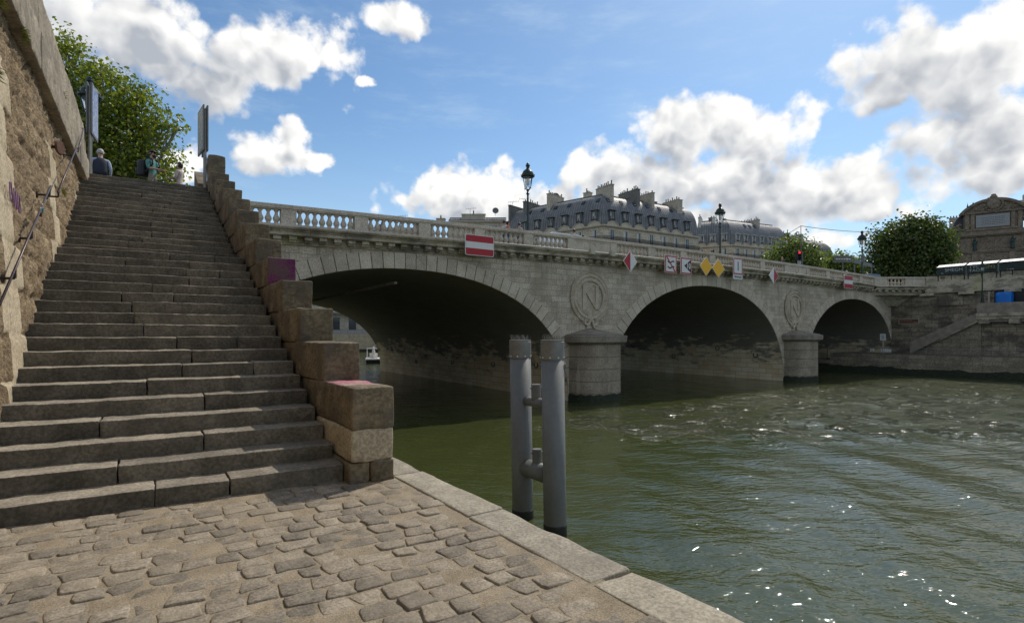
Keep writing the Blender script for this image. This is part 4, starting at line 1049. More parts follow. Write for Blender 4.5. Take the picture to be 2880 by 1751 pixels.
# ------------------------------------------------------------------ twin mooring pile in the river
def make_pile():
    root = empty('mooring_dolphin', (6.32, 8.4, WZ), 'grey twin tube mooring pile with two cross tubes standing in the water', 'mooring pile')
    for v in (7.88, 8.94):
        c = (6.32-.02, v)
        tilt = -.022
        mb = MB(); mb.lathe([(.215, -3.6), (.215, 1.1)], (c[0], c[1], 0), 40); 
        p_ = mb.build('pile', M['steel'], root, smooth=True)
        for f in p_.data.polygons:
            if abs(f.normal.z) > .9: f.use_smooth = False
        mb = MB(); mb.lathe([(.222, -2.6), (.222, -2.03), (.216, -2.0)], (c[0], c[1], 0), 40); mb.build('weed_band', M['darkwet'], p_, smooth=True)
        mb = MB(); mb.lathe([(.224, 1.08), (.224, 1.41), (.216, 1.415), (.216, 1.43), (.22, 1.432), (.22, 1.45)], (c[0], c[1], 0), 40); mb.build('collar', M['steelcap'], p_)
        mb = MB()
        for k in range(9):
            a = k*2*math.pi/9+.35; n_ = Vector((math.cos(a), math.sin(a), 0)); mb.lathe([(.016, 0), (.016, .01), (.008, .016)], Vector((c[0], c[1], 1.12))+n_*.222, 8, 0, n_)
        mb.build('bolt', M['bolt'], p_)
        mb = MB(); rr = random.Random(int(v*10))
        for k in range(70):
            a, q = rr.uniform(0, 6.28), .2*math.sqrt(rr.random()); b = Vector((c[0]+q*math.cos(a), c[1]+q*math.sin(a), 1.44))
            mb.tube(b, b+Vector((rr.gauss(0, .022), rr.gauss(0, .022), rr.uniform(.07, .13))), .0035, .0015, 4)
        mb.build('bird_spikes', M['steelcap'], p_)
    for z, r_ in ((.22, .095), (-1.13, .175)):
        mb = MB(); mb.tube((6.3, 8.05, z), (6.3, 8.78, z), r_, n=28); ct = mb.build('cross_tube', M['steel'], root, smooth=True)
        mb = MB(); mb.lathe([(.095, z+r_*.7), (.095, z+r_+.25), (.09, z+r_+.262)], (6.3, 8.42, 0), 24); mb.tube((6.16, 8.42, z+r_+.19), (6.44, 8.42, z+r_+.19), .014); mb.build('mooring_stub', M['steel'], ct)
    mb = MB()
    for k in range(14):
        a0, a1 = 2*math.pi*k/14, 2*math.pi*(k+1)/14; cx = Vector((6.3, 7.88, .93))+Vector((.16, -.17, 0)).normalized()*.235
        tv = Vector((.17, .16, 0)).normalized()
        mb.tube(cx+tv*.06*math.sin(a0)+Vector((0, 0, .075*math.cos(a0))), cx+tv*.06*math.sin(a1)+Vector((0, 0, .075*math.cos(a1))), .01, n=5)
    mb.build('ring', M['steel'], root)
    root.rotation_euler = Matrix.Rotation(R(-.9), 3, Vector((.559, .829, 0))).to_euler()
make_pile()
# ------------------------------------------------------------------ far bank
def make_far_bank():
    mb = MB(); mb.box(62.6, 420, -120, 420, 5.4, 6.0); mb.build('far_street', M['asphalt'])['kind'] = 'structure'
    mb = MB(); mb.box(57.4, 62.0, -60, 27.0, -3.2, -.36); mb.box(57.4, 62.0, 27.0, 120, -3.2, -1.5)
    mb.box(57.4, 62, 27.002, 29.5, -1.6, -1.1); mb.box(58.6, 62, 29.5, 60, -1.6, -.5)
    mb.build('low_quay', M['farlow'])['kind'] = 'structure'
    mb = MB(); X = 57.385; n = 220
    n = 1400; ys = np.linspace(-60, 118, n); zt = -1.6+.1*fbm(np.stack([ys, 0*ys, 0*ys], 1), 1.1, 4, 3)
    for k in range(n-1): mb.add([(X, ys[k], -3), (X, ys[k+1], -3), (X, ys[k+1], zt[k+1]), (X, ys[k], zt[k])], [(3, 2, 1, 0)])
    tag(mb.build('waterline_weed', M['algae']), 'dark weed growing along the waterline of the far quay', 'weed', kind='stuff')
    root = empty('river_wall', (62.2, 10, -.36), 'tall dark stone river wall of the far bank with moulded coping under the green stalls', 'wall')
    mb = MB(); mb.box(62.0, 63.0, -60, 20.6, -.5, 5.5); mb.box(62.0, 63, 20.6, 23.28, -.5, 5.55); mb.build('wall_face', M['farwall'], root)
    mb = MB(); rr = random.Random(5); v = 20.35; k = 0
    while v > -10:
        L = rr.uniform(1.3, 2.4); mb.box(61.75, 62.5, v-L+.006, v, 5.43, 5.74); mb.box(61.88, 62.5, v-L+.006, v, 5.742, 5.93); mb.box(61.95, 62.45, v-L+.006, v, 5.932, 6.2); mb.box(62.0, 62.42, v-L+.006, v, 6.202, 6.62); mb.box(61.99+rr.uniform(0, .01), 62.43, v-L*.97, v-.004, 6.624, 7.06); v -= L
    mb.build('coping', M['cornice'], root)
    mb = MB()
    for v in (20.2, 17.2, 14.0): mb.box(61.6, 62.0, v-.55, v+.55, 5.2, 5.43)
    mb.build('corbel', M['cornice'], root)
    mb = MB(); mb.box(61.85, 61.99, 17.5, 19.3, 4.2, 5.2); mb.build('recessed_panel', M['farwall'], root)
    mb = MB(); mb.box(61.7, 61.98, 12.9, 13.9, 4.3, 5.4); mb.box(61.94, 61.985, 14.0, 15.3, 4.25, 5.38); mb.build('dark_doorway', M['black'], root)
    # sloping stair along the wall up to a small landing
    root = empty('wall_stair', (60.9, 18, -.36), 'stone stair with sloping parapet climbing the far river wall to a landing', 'staircase')
    a, b = (21.1, -.36), (16.0, 2.75)
    mb = MB(); x0, x1 = 60.35, 60.7
    mb.hexa([(x0, 21.1, -.34), (x0, 16.0, 2.76), (x0, 16., 3.45), (x0, 21.1, .78)], [(x1, 21.1, -.34), (x1, 16.0, 2.76), (x1, 16., 3.45), (x1, 21.1, .78)]); mb.build('sloping_parapet', M['capst'], root)
    mb = MB(); mb.hexa([(x0-.08, 21.1, -.42), (x0-.08, 16., 2.6), (x0-.08, 16., 2.78), (x0-.08, 20.9, -.34)], [(x0-.003, 21.1, -.42), (x0-.003, 16., 2.6), (x0-.003, 16., 2.78), (x0-.003, 20.9, -.34)]); mb.build('string_course', M['cornice'], root)
    mb = MB()
    for k in range(19):
        y = 21.-k*.268; mb.box(60.71, 61.98, y-.268, y, -.4, -.36+(k+1)*.168)
    mb.build('step_flight', M['farlow'], root)
    mb = MB(); mb.box(60.45, 61.98, 5, 15.98, 2.6, 3.3); mb.build('landing_slab', M['pave'], root)
    mb = MB(); mb.box(60.3, 60.62, 5, 16.05, 3.36, 4.25); mb.build('landing_parapet', M['capst'], root)
    mb = MB(); mb.box(60.15, 60.66, 5, 16.12, 3.1, 3.35); mb.box(60.25, 60.66, 5, 16.1, 2.82, 3.098)
    for v in (15.6, 13.6, 11): mb.box(60.25, 60.9, v-.35, v+.35, 2.45, 2.818)
    mb.build('landing_cornice', M['cornice'], root)
    mb = MB(); mb.box(60.95, 61.98, 5, 15.9, -.36, 2.6); mb.hexa([(60.75, 20.6, -.36), (60.75, 16, -.36), (61.9, 16, -.36), (61.9, 20.6, -.36)], [(60.75, 20.6, -.3), (60.75, 16, 2.5), (61.9, 16, 2.5), (61.9, 20.6, -.3)]); mb.build('stair_masonry', M['dressed'] if False else M['farwall'], root)
    # plaque
    r = empty('wall_plaque', (61.96, 21.8, 2.8), 'long brown plaque with pale border on the dark wall right of the last arch', 'plaque')
    mb = MB(); mb.box(61.94, 61.99, 20.9, 22.62, 2.55, 3.06); mb.build('border', M['pale'], r)
    mb = MB(); mb.box(61.93, 61.938, 20.96, 22.56, 2.61, 3.0); mb.build('panel', M['brown'], r)
    mb = MB(); rr = random.Random(9)
    for row, (s, e_) in enumerate([(21.55, 22.45), (21.05, 21.3)]):
        y = e_
        while y > s: w_ = rr.uniform(.05, .12); mb.box(61.924, 61.928, y-w_, y, 2.84-row*.14, 2.88-row*.14); y -= w_+.03
    mb.build('lettering', M['pale'], r)
    # notice post and small notices
    r = empty('notice_post', (58.5, 22.66, -.36), 'white notice board on a wooden post on the low quay', 'sign')
    mb = MB(); mb.box(58.5, 58.58, 22.6, 22.72, -.36, .98); mb.build('post', M['pale'], r)
    mb = MB(); mb.box(58.44, 58.48, 22.42, 22.9, .94, 1.56); mb.build('board', M['white'], r)
    mb = MB()
    for k in range(5): mb.box(58.434, 58.438, 22.52+.03*(k % 2), 22.82-.05*(k % 3), 1.08+.08*k, 1.11+.08*k)
    mb.build('lettering', M['graysign'], r)
    mb = MB(); mb.box(57.9, 57.94, 21.75, 22.62, -.16, .12); tag(mb.build('fence_notice', M['white'], None, loc=(57.9, 22.2, -.3)), 'long white panel fixed low on the fence beside the notice post', 'panel')
    mb = MB(); mb.box(57.9, 57.94, 23.2, 23.55, -.1, .1); tag(mb.build('small_notice', M['white'], None, loc=(57.9, 23.4, -.3)), 'small white notice on the quay fence left of the notice post', 'notice')
    mb = MB(); mb.box(60.0, 60.04, 28.3, 28.75, .2, .45); mb.box(60.04, 60.1, 28.5, 28.55, -1.5, .3); tag(mb.build('arch_notice', M['graysign'], None, loc=(60, 28.5, 0)), 'grey notice in the shade under the last arch', 'notice')
    def fence(y0, y1, label, z0=-.36, h=.62, x=57.75, bars=True):
        r = empty('barrier_fence', (x, (y0+y1)/2, z0), label, 'fence', 'metal barriers along the low quay')
        mb = MB(); mb.path([(x, y0, z0), (x, y0, z0+h), (x, y1, z0+h), (x, y1, z0)], .022, 6); mb.build('frame', M['steelcap'], r)
        mb = MB(); n = int(abs(y1-y0)/.16)
        for k in range(1, n): y = y0+(y1-y0)*k/n; mb.tube((x, y, z0+.05), (x, y, z0+h), .007, n=4)
        mb.build('bars', M['steelcap'], r)
    fence(18.95, 15.3, 'metal barrier on the quay edge below the sloping stair')
    fence(15.2, 11.5, 'metal barrier on the quay edge nearest the right picture edge')
    fence(22.4, 19.05, 'metal barrier on the quay edge right of the notice post')
    fence(26.4, 23.3, 'tall mesh barrier on the quay under the last arch', h=.75)
    for k, (v, z0, z1, lab) in enumerate([(26.5, -1.5, .1, 'thin pale post at the low step under the last arch'), (25.55, -.4, .36, 'thin pale post at the quay corner under the last arch')]):
        mb = MB(); mb.tube((57.6, v, z0), (57.6, v, z1), .03); mb.lathe([(.06, z0), (.06, z0+.03)], (57.6, v, 0), 8)
        tag(mb.build('quay_post', M['steelcap'], None, loc=(57.6, v, z0)), lab, 'post', 'posts on the low quay')
    # blue plastic tank on the landing
    r = empty('plastic_tank', (61.3, 14.4, 4.25), 'bright blue ribbed plastic cabin top standing behind the landing parapet', 'tank')
    mb = MB(); mb.rblock(60.8, 61.7, 13.9, 15.0, 3.31, 5.18, .22, .12, 0, 1); o = mb.build('shell', M['blue'], r, smooth=True)
    mb = MB()
    for z in (4.4, 4.62, 4.84): mb.box(60.785, 60.81, 14.05, 14.85, z, z+.05)
    mb.box(60.785, 60.8, 14.3, 14.65, 5.0, 5.05); mb.build('ribs', M['blue'], r)
    mb = MB(); mb.box(60.75, 60.83, 15.33, 15.42, 4.25, 5.25); tag(mb.build('pale_post', M['pale'], None, loc=(60.8, 15.4, 4.25)), 'pale post between the landing lamp and the blue cabin top', 'post')
    # second-hand book stalls clamped on the parapet
    def stall(y0, y1, lab, tags):
        r = empty('book_stall', (62.1, (y0+y1)/2, 7.06), lab, 'book stall', 'green stalls on the river wall')
        mb = MB(); mb.box(61.8, 62.55, y0, y1, 7.09, 7.8); mb.box(61.78, 62.57, y0-.01, y1+.01, 7.795, 7.83)
        for q in (.2, .55, .8): mb.box(61.9, 62.4, y0+(y1-y0)*q, y0+(y1-y0)*q+.12, 7.05, 7.095)
        mb.build('chest', M['boxgreen'], r)
        mb = MB(); n = 3 if y1-y0 > 1.5 else 2
        for k in range(n):
            a, b = y0+(y1-y0)*k/n+.005, y0+(y1-y0)*(k+1)/n-.005
            mb.hexa([(61.72, a, 7.835), (61.72, b, 7.835), (61.74, b, 7.82), (61.74, a, 7.82)], [(62.1, a-.12, 8.06), (62.1, b-.12, 8.06), (62.12, b-.12, 8.045), (62.12, a-.12, 8.045)])
        mb.build('lid', M['lid'], r)
        for yy in (y0+.03, y1-.09): MB().box(61.93, 61.985, yy, yy+.06, 6.55, 7.1).build('strap_leg', M['black'], r)
        if tags:
            for body, size, y, z, mt, ws in tags:
                mb = MB(); add_text(mb, body, size, lambda px, py, pz: (61.795-pz, y-px, z+py), 0, .004, ws); mb.build('graffiti', M[mt], r)
        return r
    stall(17.35, 19.45, 'dark green stall beside the tree with pale scrawled tag', [('SMEGH', .42, 18.15, 7.5, 'tagwhite', 1.0), ('O.', .2, 19.0, 7.25, 'tagwhite', 1)])
    stall(15.1, 17.2, 'dark green stall in the middle marked TYO TAO in grey letters', [('TYO.', .33, 16.6, 7.62, 'tagwhite', 1.15), ('TAO.', .33, 16.6, 7.29, 'tagwhite', 1.15), ('EM2', .36, 15.55, 7.52, 'tagyel', 1.1)])
    stall(12.85, 14.95, 'dark green stall at the right picture edge', [('v . suny', .16, 14.2, 7.2, 'tagwhite', 1)])
    mb = MB(); c = (61.965, 19.05, 6.85)
    for k in range(14):
        a0, a1 = 2*math.pi*k/14, 2*math.pi*(k+1)/14; mb.tube((c[0], c[1]+.16*math.sin(a0), c[2]+.1*math.cos(a0)), (c[0], c[1]+.16*math.sin(a1), c[2]+.1*math.cos(a1)), .025, n=5)
    mb.box(c[0]-.01, c[0]+.01, c[1]-.14, c[1]+.14, c[2]-.02, c[2]+.02)
    tag(mb.build('red_tag', M['brown'], None, loc=c), 'small reddish oval tag painted on the coping below the first green stall', 'graffiti')
    # upstream bank glimpsed through the first arch
    r = empty('upstream_wall', (30, 112, WZ), 'pale embankment wall upstream glimpsed through the near arch', 'wall')
    A, B = Vector((10, 128, 0)), Vector((62, 96, 0)); d = (B-A).normalized(); n_ = Vector((-d.y, d.x, 0))
    def ob(s0, s1, o0, o1, z0, z1, mb): mb.obox(A+d*s0+n_*o0+Vector((0, 0, z0)), d*(s1-s0), n_*(o1-o0), (0, 0, z1-z0))
    mb = MB(); ob(0, 61, 0, 3, -3, 1.5, mb); mb.build('wall_face', M['dressed'], r)
    mb = MB(); ob(0, 61, -.02, .0, -3, -1.7, mb); mb.build('weed_band', M['algae'], r)
    mb = MB()
    for k in range(40): ob(k*1.5, k*1.5+.06, .1, .16, 1.5, 2.4, mb)
    ob(0, 61, .1, .16, 2.4, 2.48, mb); mb.build('railing', M['graysign'], r)
    mb = MB(); ob(0, 61, 1.8, 1.9, 1.5, 2.35, mb); mb.build('pale_screen', M['marble'], r)
    r2 = empty('quayside_building', (30, 118, 1.5), 'dim quayside building upstream with tall dark windows seen through the near arch', 'building')
    mb = MB(); ob(0, 61, 6, 16, 1.5, 9, mb); mb.build('wall', M['chim'], r2)
    for k in range(16):
        mb = MB(); ob(2+k*3.6, 3.6+k*3.6, 5.9, 5.99, 1.9, 5.2, mb); mb.build('window', M['glass'], r2)
    mb = MB(); ob(0, 61, 4.6, 6, 5.9, 6.3, mb); mb.build('awning', M['chimdark'], r2)
    # motor boat leaving upstream
    r = empty('motor_boat', (24.2, 68.5, WZ), 'small white motor boat half hidden by the arch wall upstream', 'boat', rz=R(-20))
    mb = MB(); secs = [(-2.6, .95, .5), (-1, 1.05, .5), (1, 1., .55), (2.3, .6, .65), (3.1, .05, .75)]
    ring = lambda y, w, h: [(-w, y, h), (-w*.85, y, -.15), (0, y, -.3), (w*.85, y, -.15), (w, y, h)]
    vs = sum([ring(*q) for q in secs], []); fs = [(i*5+j, i*5+j+1, i*5+5+j+1, i*5+5+j) for i in range(4) for j in range(4)]+[(4, 3, 2, 1, 0)]
    mb.add(vs, fs); mb.add([(-.95, -2.6, .45), (.95, -2.6, .45), (1., 1., .5), (-1., 1., .5)], [(0, 1, 2, 3)]); mb.build('hull', M['black'], r, local=True)
    mb = MB(); mb.box(-.98, .98, -2.6, 1.6, .46, .62); mb.box(-.5, .5, -.6, .6, .62, 1.2); mb.build('deck_box', M['white'], r, local=True)
    mb = MB(); mb.path([(-.8, -1.8, .6), (-.8, -1.4, 1.9), (.8, -1.4, 1.9), (.8, -1.8, .6)], .05, 6); mb.path([(-.8, -1.4, 1.9), (-.8, -.2, 1.2)], .04, 6); mb.build('roll_bar', M['white'], r, local=True)
    mb = MB(); mb.lathe([(.2, .5), (.24, .9), (.18, 1.3), (.12, 1.5), (.15, 1.7), (.05, 1.85)], (0, -1., .3), 10); mb.build('outboard_cover', M['white'], r, local=True)
make_far_bank()

# ------------------------------------------------------------------ mansard buildings
def V2(p): return Vector((p[0], p[1], 0))
def mansard(name, label, chain, depth, z0, ze, inset, rh, roofm, wallm, dorm, chims, win_h=2.5, lights=(), hood='black', rail=True, flat=.35):
    C = [V2(p) for p in chain]; r = empty(name, (C[0].x, C[0].y, z0), label, 'building')
    segs = [(C[i+1]-C[i]).normalized() for i in range(len(C)-1)]; N = [Vector((-d.y, d.x, 0)) for d in segs]
    def offs(o):
        out = [C[0]+N[0]*o]
        for i in range(1, len(C)-1):
            b = (N[i-1]+N[i]); b = b/(1+N[i-1].dot(N[i])); out.append(C[i]+b*o)
        return out+[C[-1]+N[-1]*o]
    Z = lambda p, z: (p.x, p.y, z)
    back = offs(depth)
    wl = MB(); ff = offs(0); acc = 0
    for i in range(len(C)-1):
        L = (C[i+1]-C[i]).length
        wl.add([Z(ff[i], z0), Z(ff[i+1], z0), Z(ff[i+1], ze), Z(ff[i], ze)], [(0, 1, 2, 3)], 0, [[(acc, z0), (acc+L, z0), (acc+L, ze), (acc, ze)]]); acc += L
    for a, b in ((back[0], ff[0]), (ff[-1], back[-1])):
        wl.add([Z(a, z0), Z(b, z0), Z(b, ze), Z(a, ze)], [(0, 1, 2, 3)], 0, [[(0, z0), (depth, z0), (depth, ze), (0, ze)]])
    for i in range(len(C)-1): wl.add([Z(back[i+1], z0), Z(back[i], z0), Z(back[i], ze+rh), Z(back[i+1], ze+rh)], [(0, 1, 2, 3)])
    w = wl.build('wall', wallm, r)
    K = 14; prof = [(inset*(1-math.cos(a))*1.0, rh*math.sin(a)**.9) for a in np.linspace(0, math.pi/2, K)]
    arc = [0]
    for (a, b), (c, d) in zip(prof[:-1], prof[1:]): arc.append(arc[-1]+math.hypot(c-a, d-b))
    rm = MB()
    rings = [offs(o) for o, h in prof]
    acc = 0
    for i in range(len(C)-1):
        L = (C[i+1]-C[i]).length
        for k in range(K-1):
            q = [rings[k][i], rings[k][i+1], rings[k+1][i+1], rings[k+1][i]]; hs = [prof[k][1]]*2+[prof[k+1][1]]*2; vv = [arc[k]]*2+[arc[k+1]]*2
            rm.add([Z(p, ze+h) for p, h in zip(q, hs)], [(0, 1, 2, 3)], 0, [[((p-C[i]).dot(segs[i])+acc, v) for p, v in zip(q, vv)]])
        acc += L
        rm.add([Z(rings[-1][i], ze+rh), Z(rings[-1][i+1], ze+rh), Z(back[i+1], ze+rh+flat), Z(back[i], ze+rh+flat)], [(0, 1, 2, 3)], 0, [[(0, 0), (L, 0), (L, 4), (0, 4)]])
    for e, fl in ((0, 1), (-1, 0)):     # end walls following the roof curve
        poly = [Z(rings[k][e], ze+prof[k][1]) for k in range(K)]+[Z(back[e], ze+rh+flat), Z(back[e], ze)]
        rm.add(poly if not fl else poly[::-1], [tuple(range(len(poly)))])
    roof = rm.build('roof', roofm, r)
    mb = MB(); L_ = 0
    for i in range(len(C)-1):       # ridge band and eave cornice
        a, b = rings[-1][i], rings[-1][i+1]; mb.obox(a+Vector((0, 0, ze+rh-.05))-N[i]*.15, b-a, N[i]*.3, (0, 0, .45))
    mb.build('ridge_band', M['chimdark'], roof)
    mb = MB(); o1 = offs(-.45); o2 = offs(-.2)
    for i in range(len(C)-1):
        mb.hexa([Z(ff[i], ze-.42), Z(ff[i+1], ze-.42), Z(o2[i+1], ze-.42), Z(o2[i], ze-.42)], [Z(ff[i], ze-.2), Z(ff[i+1], ze-.2), Z(o1[i+1], ze-.2), Z(o1[i], ze-.2)])
        mb.hexa([Z(ff[i], ze-.2), Z(ff[i+1], ze-.2), Z(o1[i+1], ze-.2), Z(o1[i], ze-.2)], [Z(ff[i], ze+.02), Z(ff[i+1], ze+.02), Z(o1[i+1], ze+.02), Z(o1[i], ze+.02)])
    mb.build('eave_cornice', M['limetrim'], w)
    def inset_at(h):
        hs = [q[1] for q in prof]; return float(np.interp(h, hs, [q[0] for q in prof]))
    for i, s, sh, pedi in dorm:
        d, n = segs[i], N[i]; base = C[i]+d*s; zb = ze+.5; h = 2.6; hw = .6
        fr = MB(); fo = inset_at(.5)-.12
        P = lambda a, o, z: base+d*a+n*o+Vector((0, 0, z))
        fr.obox(P(-hw-.12, fo, zb), d*.12, n*2.2, (0, 0, h)); fr.obox(P(hw, fo, zb), d*.12, n*2.2, (0, 0, h))
        fr.obox(P(-hw-.3, fo-.3, zb+h), d*(2*hw+.6), n*2.8, (0, 0, .14), 1)
        dm = fr.build('dormer_window', [roofm if hood == 'black' else M['winframe'], M['black'] if hood == 'black' else M['winframe']], r)
        g = MB(); g.obox(P(-hw, fo+.25, zb), d*2*hw, n*.05, (0, 0, h)); g.build('pane', M['glass'], dm)
        g = MB()
        for a, ww in ((-hw, .12), (-.05, .1), (hw-.12, .12)): g.obox(P(a, fo+.19, zb), d*ww, n*.055, (0, 0, h))
        g.obox(P(-hw, fo+.19, zb+h-.12), d*2*hw, n*.054, (0, 0, .1)); g.build('sash', M['winframe'], dm)
        if sh > .3:
            g = MB(); g.obox(P(-hw+.13, fo+.235, zb+.1), d*(hw*.5), n*.012, (0, 0, h-.3)); g.build('curtain', M['curtain'], dm)
        g = MB()
        for k in range(9): g.obox(P(-hw+k*hw/4-.02, fo-.05, zb), d*.035, n*.03, (0, 0, .85))
        for zz in (0, .4, .83): g.obox(P(-hw, fo-.055, zb+zz), d*2*hw, n*.04, (0, 0, .05))
        g.build('guard_rail', M['black'], dm)
        if pedi:
            g = MB(); k0 = 12; rad = 1.3
            pts = [(rad*math.cos(a), .92*math.sin(a)) for a in np.linspace(0, math.pi, k0)]
            g.hexa([P(a, -.25, ze-.05+z) for a, z in pts], [P(a, .5, ze-.05+z) for a, z in pts])
            pts2 = [(rad*1.12*math.cos(a), 1.04*math.sin(a)) for a in np.linspace(0, math.pi, k0)]
            for (a0, b0), (a1, b1), (c0, d0), (c1, d1) in zip(pts[:-1], pts[1:], pts2[:-1], pts2[1:]):
                g.hexa([P(a0, -.38, ze-.05+b0), P(a1, -.38, ze-.05+b1), P(c1, -.38, ze-.05+d1), P(c0, -.38, ze-.05+d0)], [P(a0, .4, ze-.05+b0), P(a1, .4, ze-.05+b1), P(c1, .4, ze-.05+d1), P(c0, .4, ze-.05+d0)])
            g.build('arched_pediment', M['limetrim'], w)
        # tall window of the storey below
        fr = MB(); zb2 = ze-3.45
        fr.obox(P(-.78, -.07, zb2), d*.2, n*.1, (0, 0, 2.75)); fr.obox(P(.58, -.07, zb2), d*.2, n*.1, (0, 0, 2.75)); fr.obox(P(-.9, -.1, zb2+2.55), d*1.8, n*.13, (0, 0, .25))
        tw = fr.build('tall_window', M['limetrim'], r)
        g = MB(); g.obox(P(-.57, -.02, zb2), d*1.14, n*.015, (0, 0, 2.53)); g.build('pane', M['glass'], tw)
        g = MB()
        for a, ww in ((-.57, .12), (-.06, .12), (.45, .12)): g.obox(P(a, -.035, zb2), d*ww, n*.014, (0, 0, 2.53))
        if sh > .5: g.obox(P(-.44, -.028, zb2), d*.3, n*.006, (0, 0, 2.5))
        g.build('sash', M['winframe'] if sh > .2 else M['curtain'], tw)
    for i, s, hf in lights:
        d, n = segs[i], N[i]; h = rh*hf; o = inset_at(h); o2_ = inset_at(h+.75); base = C[i]+d*s
        up = (n*(o2_-o)+Vector((0, 0, .75))); nn_ = d.cross(up).normalized()*-1
        if nn_.dot(n) > 0: nn_ = -nn_
        g = MB(); g.obox(base+n*o+Vector((0, 0, ze+h))+nn_*.02, d*.8, up, nn_*.12, 0); sk = g.build('skylight', M['black'], roof)
        g = MB(); g.obox(base+n*o+Vector((0, 0, ze+h))+nn_*.141+d*.1+up*.1, d*.6, up*.8, nn_*.01, 0); g.build('pane', M['glass'], sk)
    if rail:
        g = MB(); oo = offs(-.75)
        for i in range(len(C)-1):
            L = (oo[i+1]-oo[i]).length; dd = (oo[i+1]-oo[i]).normalized(); nb = int(L/.16); zf = ze-3.5
            for k in range(nb): g.obox(oo[i]+dd*(k*.16)+Vector((0, 0, zf)), dd*.045, N[i]*.03, (0, 0, 1.15))
            for zz, t_ in ((0, .06), (.55, .04), (.8, .04), (1.1, .07)): g.obox(oo[i]+Vector((0, 0, zf+zz)), dd*L, N[i]*.05, (0, 0, t_))
        g.build('balcony_railing', M['black'], w)
        g = MB()
        for i in range(len(C)-1):
            g.hexa([Z(ff[i], ze-3.75), Z(ff[i+1], ze-3.75), Z(oo[i+1], ze-3.75), Z(oo[i], ze-3.75)], [Z(ff[i], ze-3.52), Z(ff[i+1], ze-3.52), Z(oo[i+1], ze-3.52), Z(oo[i], ze-3.52)])
        g.build('balcony_slab', M['limetrim'], w)
    pot = None
    for ci, (i, s, o0, ln, zt, mt, npot, wd) in enumerate(chims):
        d, n = segs[i], N[i]; base = C[i]+d*(s-wd/2)+n*o0
        g = MB(); g.obox(base+Vector((0, 0, ze)), d*wd, n*ln, (0, 0, zt-ze)); g.obox(base-d*.1-n*.1+Vector((0, 0, zt)), d*(wd+.2), n*(ln+.2), (0, 0, .16)); ch = g.build('chimney', M[mt], roof)
        rr = random.Random(ci)
        for k in range(npot):
            if rr.random() < .12: continue
            p = base+d*wd/2+n*(ln*(k+.5)/npot)+Vector((0, 0, zt+.16)); g = MB(); hh = rr.choice([.45, .5, .7, .85]); g.lathe([(.13, 0), (.11, hh*.8), (.14, hh*.82), (.14, hh)], p, 8); g.build('chimney_pot', M['pot'], ch)
    return r
A = (77.1, 80.6); Bq = (105.15, 78.65); Lq = (69.6, 105.4)
rr = random.Random(11)
dorm = [(1, 2.3+3.72*k, rr.random(), True) for k in range(7)]+[(0, 26-2.2-3.72*k, rr.random(), True) for k in range(6)]
lights = [(1, 2.0+3.72*k, .72) for k in range(7)]+[(0, 26-2.6-3.6*k, .72) for k in range(6)]
b1 = mansard('mansard_building', 'long cream apartment house with grey zinc mansard and tall chimneys behind the bridge', [Lq, A, Bq], 11, 6, 24.05, 4.3, 7.2, M['zinc'], M['limestone'], dorm,
        [(1, 3.6, 1.4, 5.0, 33.1, 'chim', 9, .8), (1, 11.0, 1.4, 6.0, 33.1, 'chimdark', 11, .9), (1, 15.4, 1.4, 5.2, 32.9, 'chim', 8, .8), (1, 23.6, 1.2, 4.6, 32.3, 'chim', 7, 1.6), (1, 19.5, 5.5, 1., 32.3, 'chimdark', 3, 2.4),
         (0, 11.2, 1.2, 5.6, 33.0, 'chim', 9, .9), (0, 4.4, 1.2, 5.4, 32.3, 'chimdark', 8, .9), (0, .4, .4, 7, 31.9, 'chimdark', 0, .5), (0, 18.5, 5.5, 1.2, 32.9, 'chim', 4, 1.6)], lights=lights)
rr = random.Random(12)
A2 = (130.6, 86.8); B2 = (152.0, 83.3); L2 = (126.0, 94.6)
dorm = [(1, 2.2+3.1*k, rr.random(), True) for k in range(6)]+[(0, 8.9-1.7-3.*k, .9, True) for k in range(3)]
mansard('mansard_building', 'smaller corner house with ribbed grey mansard and pale arched dormers right of the long one', [L2, A2, B2], 12, 6, 25.7, 5.0, 7.7, M['zinc'], M['limestone'], dorm,
        [(0, .6, 1.5, 4, 34.2, 'winframe', 3, .7), (0, 4.2, 2.6, 1.6, 34.1, 'winframe', 1, .8), (1, .8, 7.5, 1.2, 34.6, 'chimdark', 1, 1.), (1, 4.6, 7.5, 1.2, 34.6, 'chimdark', 6, 2.4), (1, 12.6, 2.0, 7.5, 34.0, 'chim', 13, .9)],
        lights=[(1, 6.5+1.9*k, .75) for k in range(3)], hood='white')
mansard('slate_roofed_house', 'house with dark slate roof and brick chimney above the roadside trees', [(153, 84.5), (174, 81.0)], 12, 6, 25.0, 6, 5.6, M['slate'], M['limestone'], [(0, 6+4*k, .9, False) for k in range(3)],
        [(0, 5.6, 3.2, 4.5, 31.8, 'chimbrick', 7, 1.0), (0, 12.0, 3.5, 5, 32.0, 'chim', 7, 1.), (0, 19, 4, 4, 29.5, 'chim', 6, 1.)], lights=[(0, 1.2, .6), (0, 3.2, .6)], rail=False)
mansard('pale_attic_house', 'pale attic storey with a wide window left of the long mansard roof', [(62.5, 121.5), (74.5, 113.2)], 10, 6, 30.2, 2.5, 1.0, M['zinc'], M['chim'], [], [(0, 6.3, .2, 1.0, 31.9, 'chim', 9, 6.0), (0, -2.2, 1, 1.6, 31.0, 'chim', 5, 2.2)], rail=False)
mb = MB(); d_ = Vector((12, -8.3, 0)).normalized(); n_ = Vector((-d_.y, d_.x, 0)); o_ = Vector((62.5, 121.5, 0))
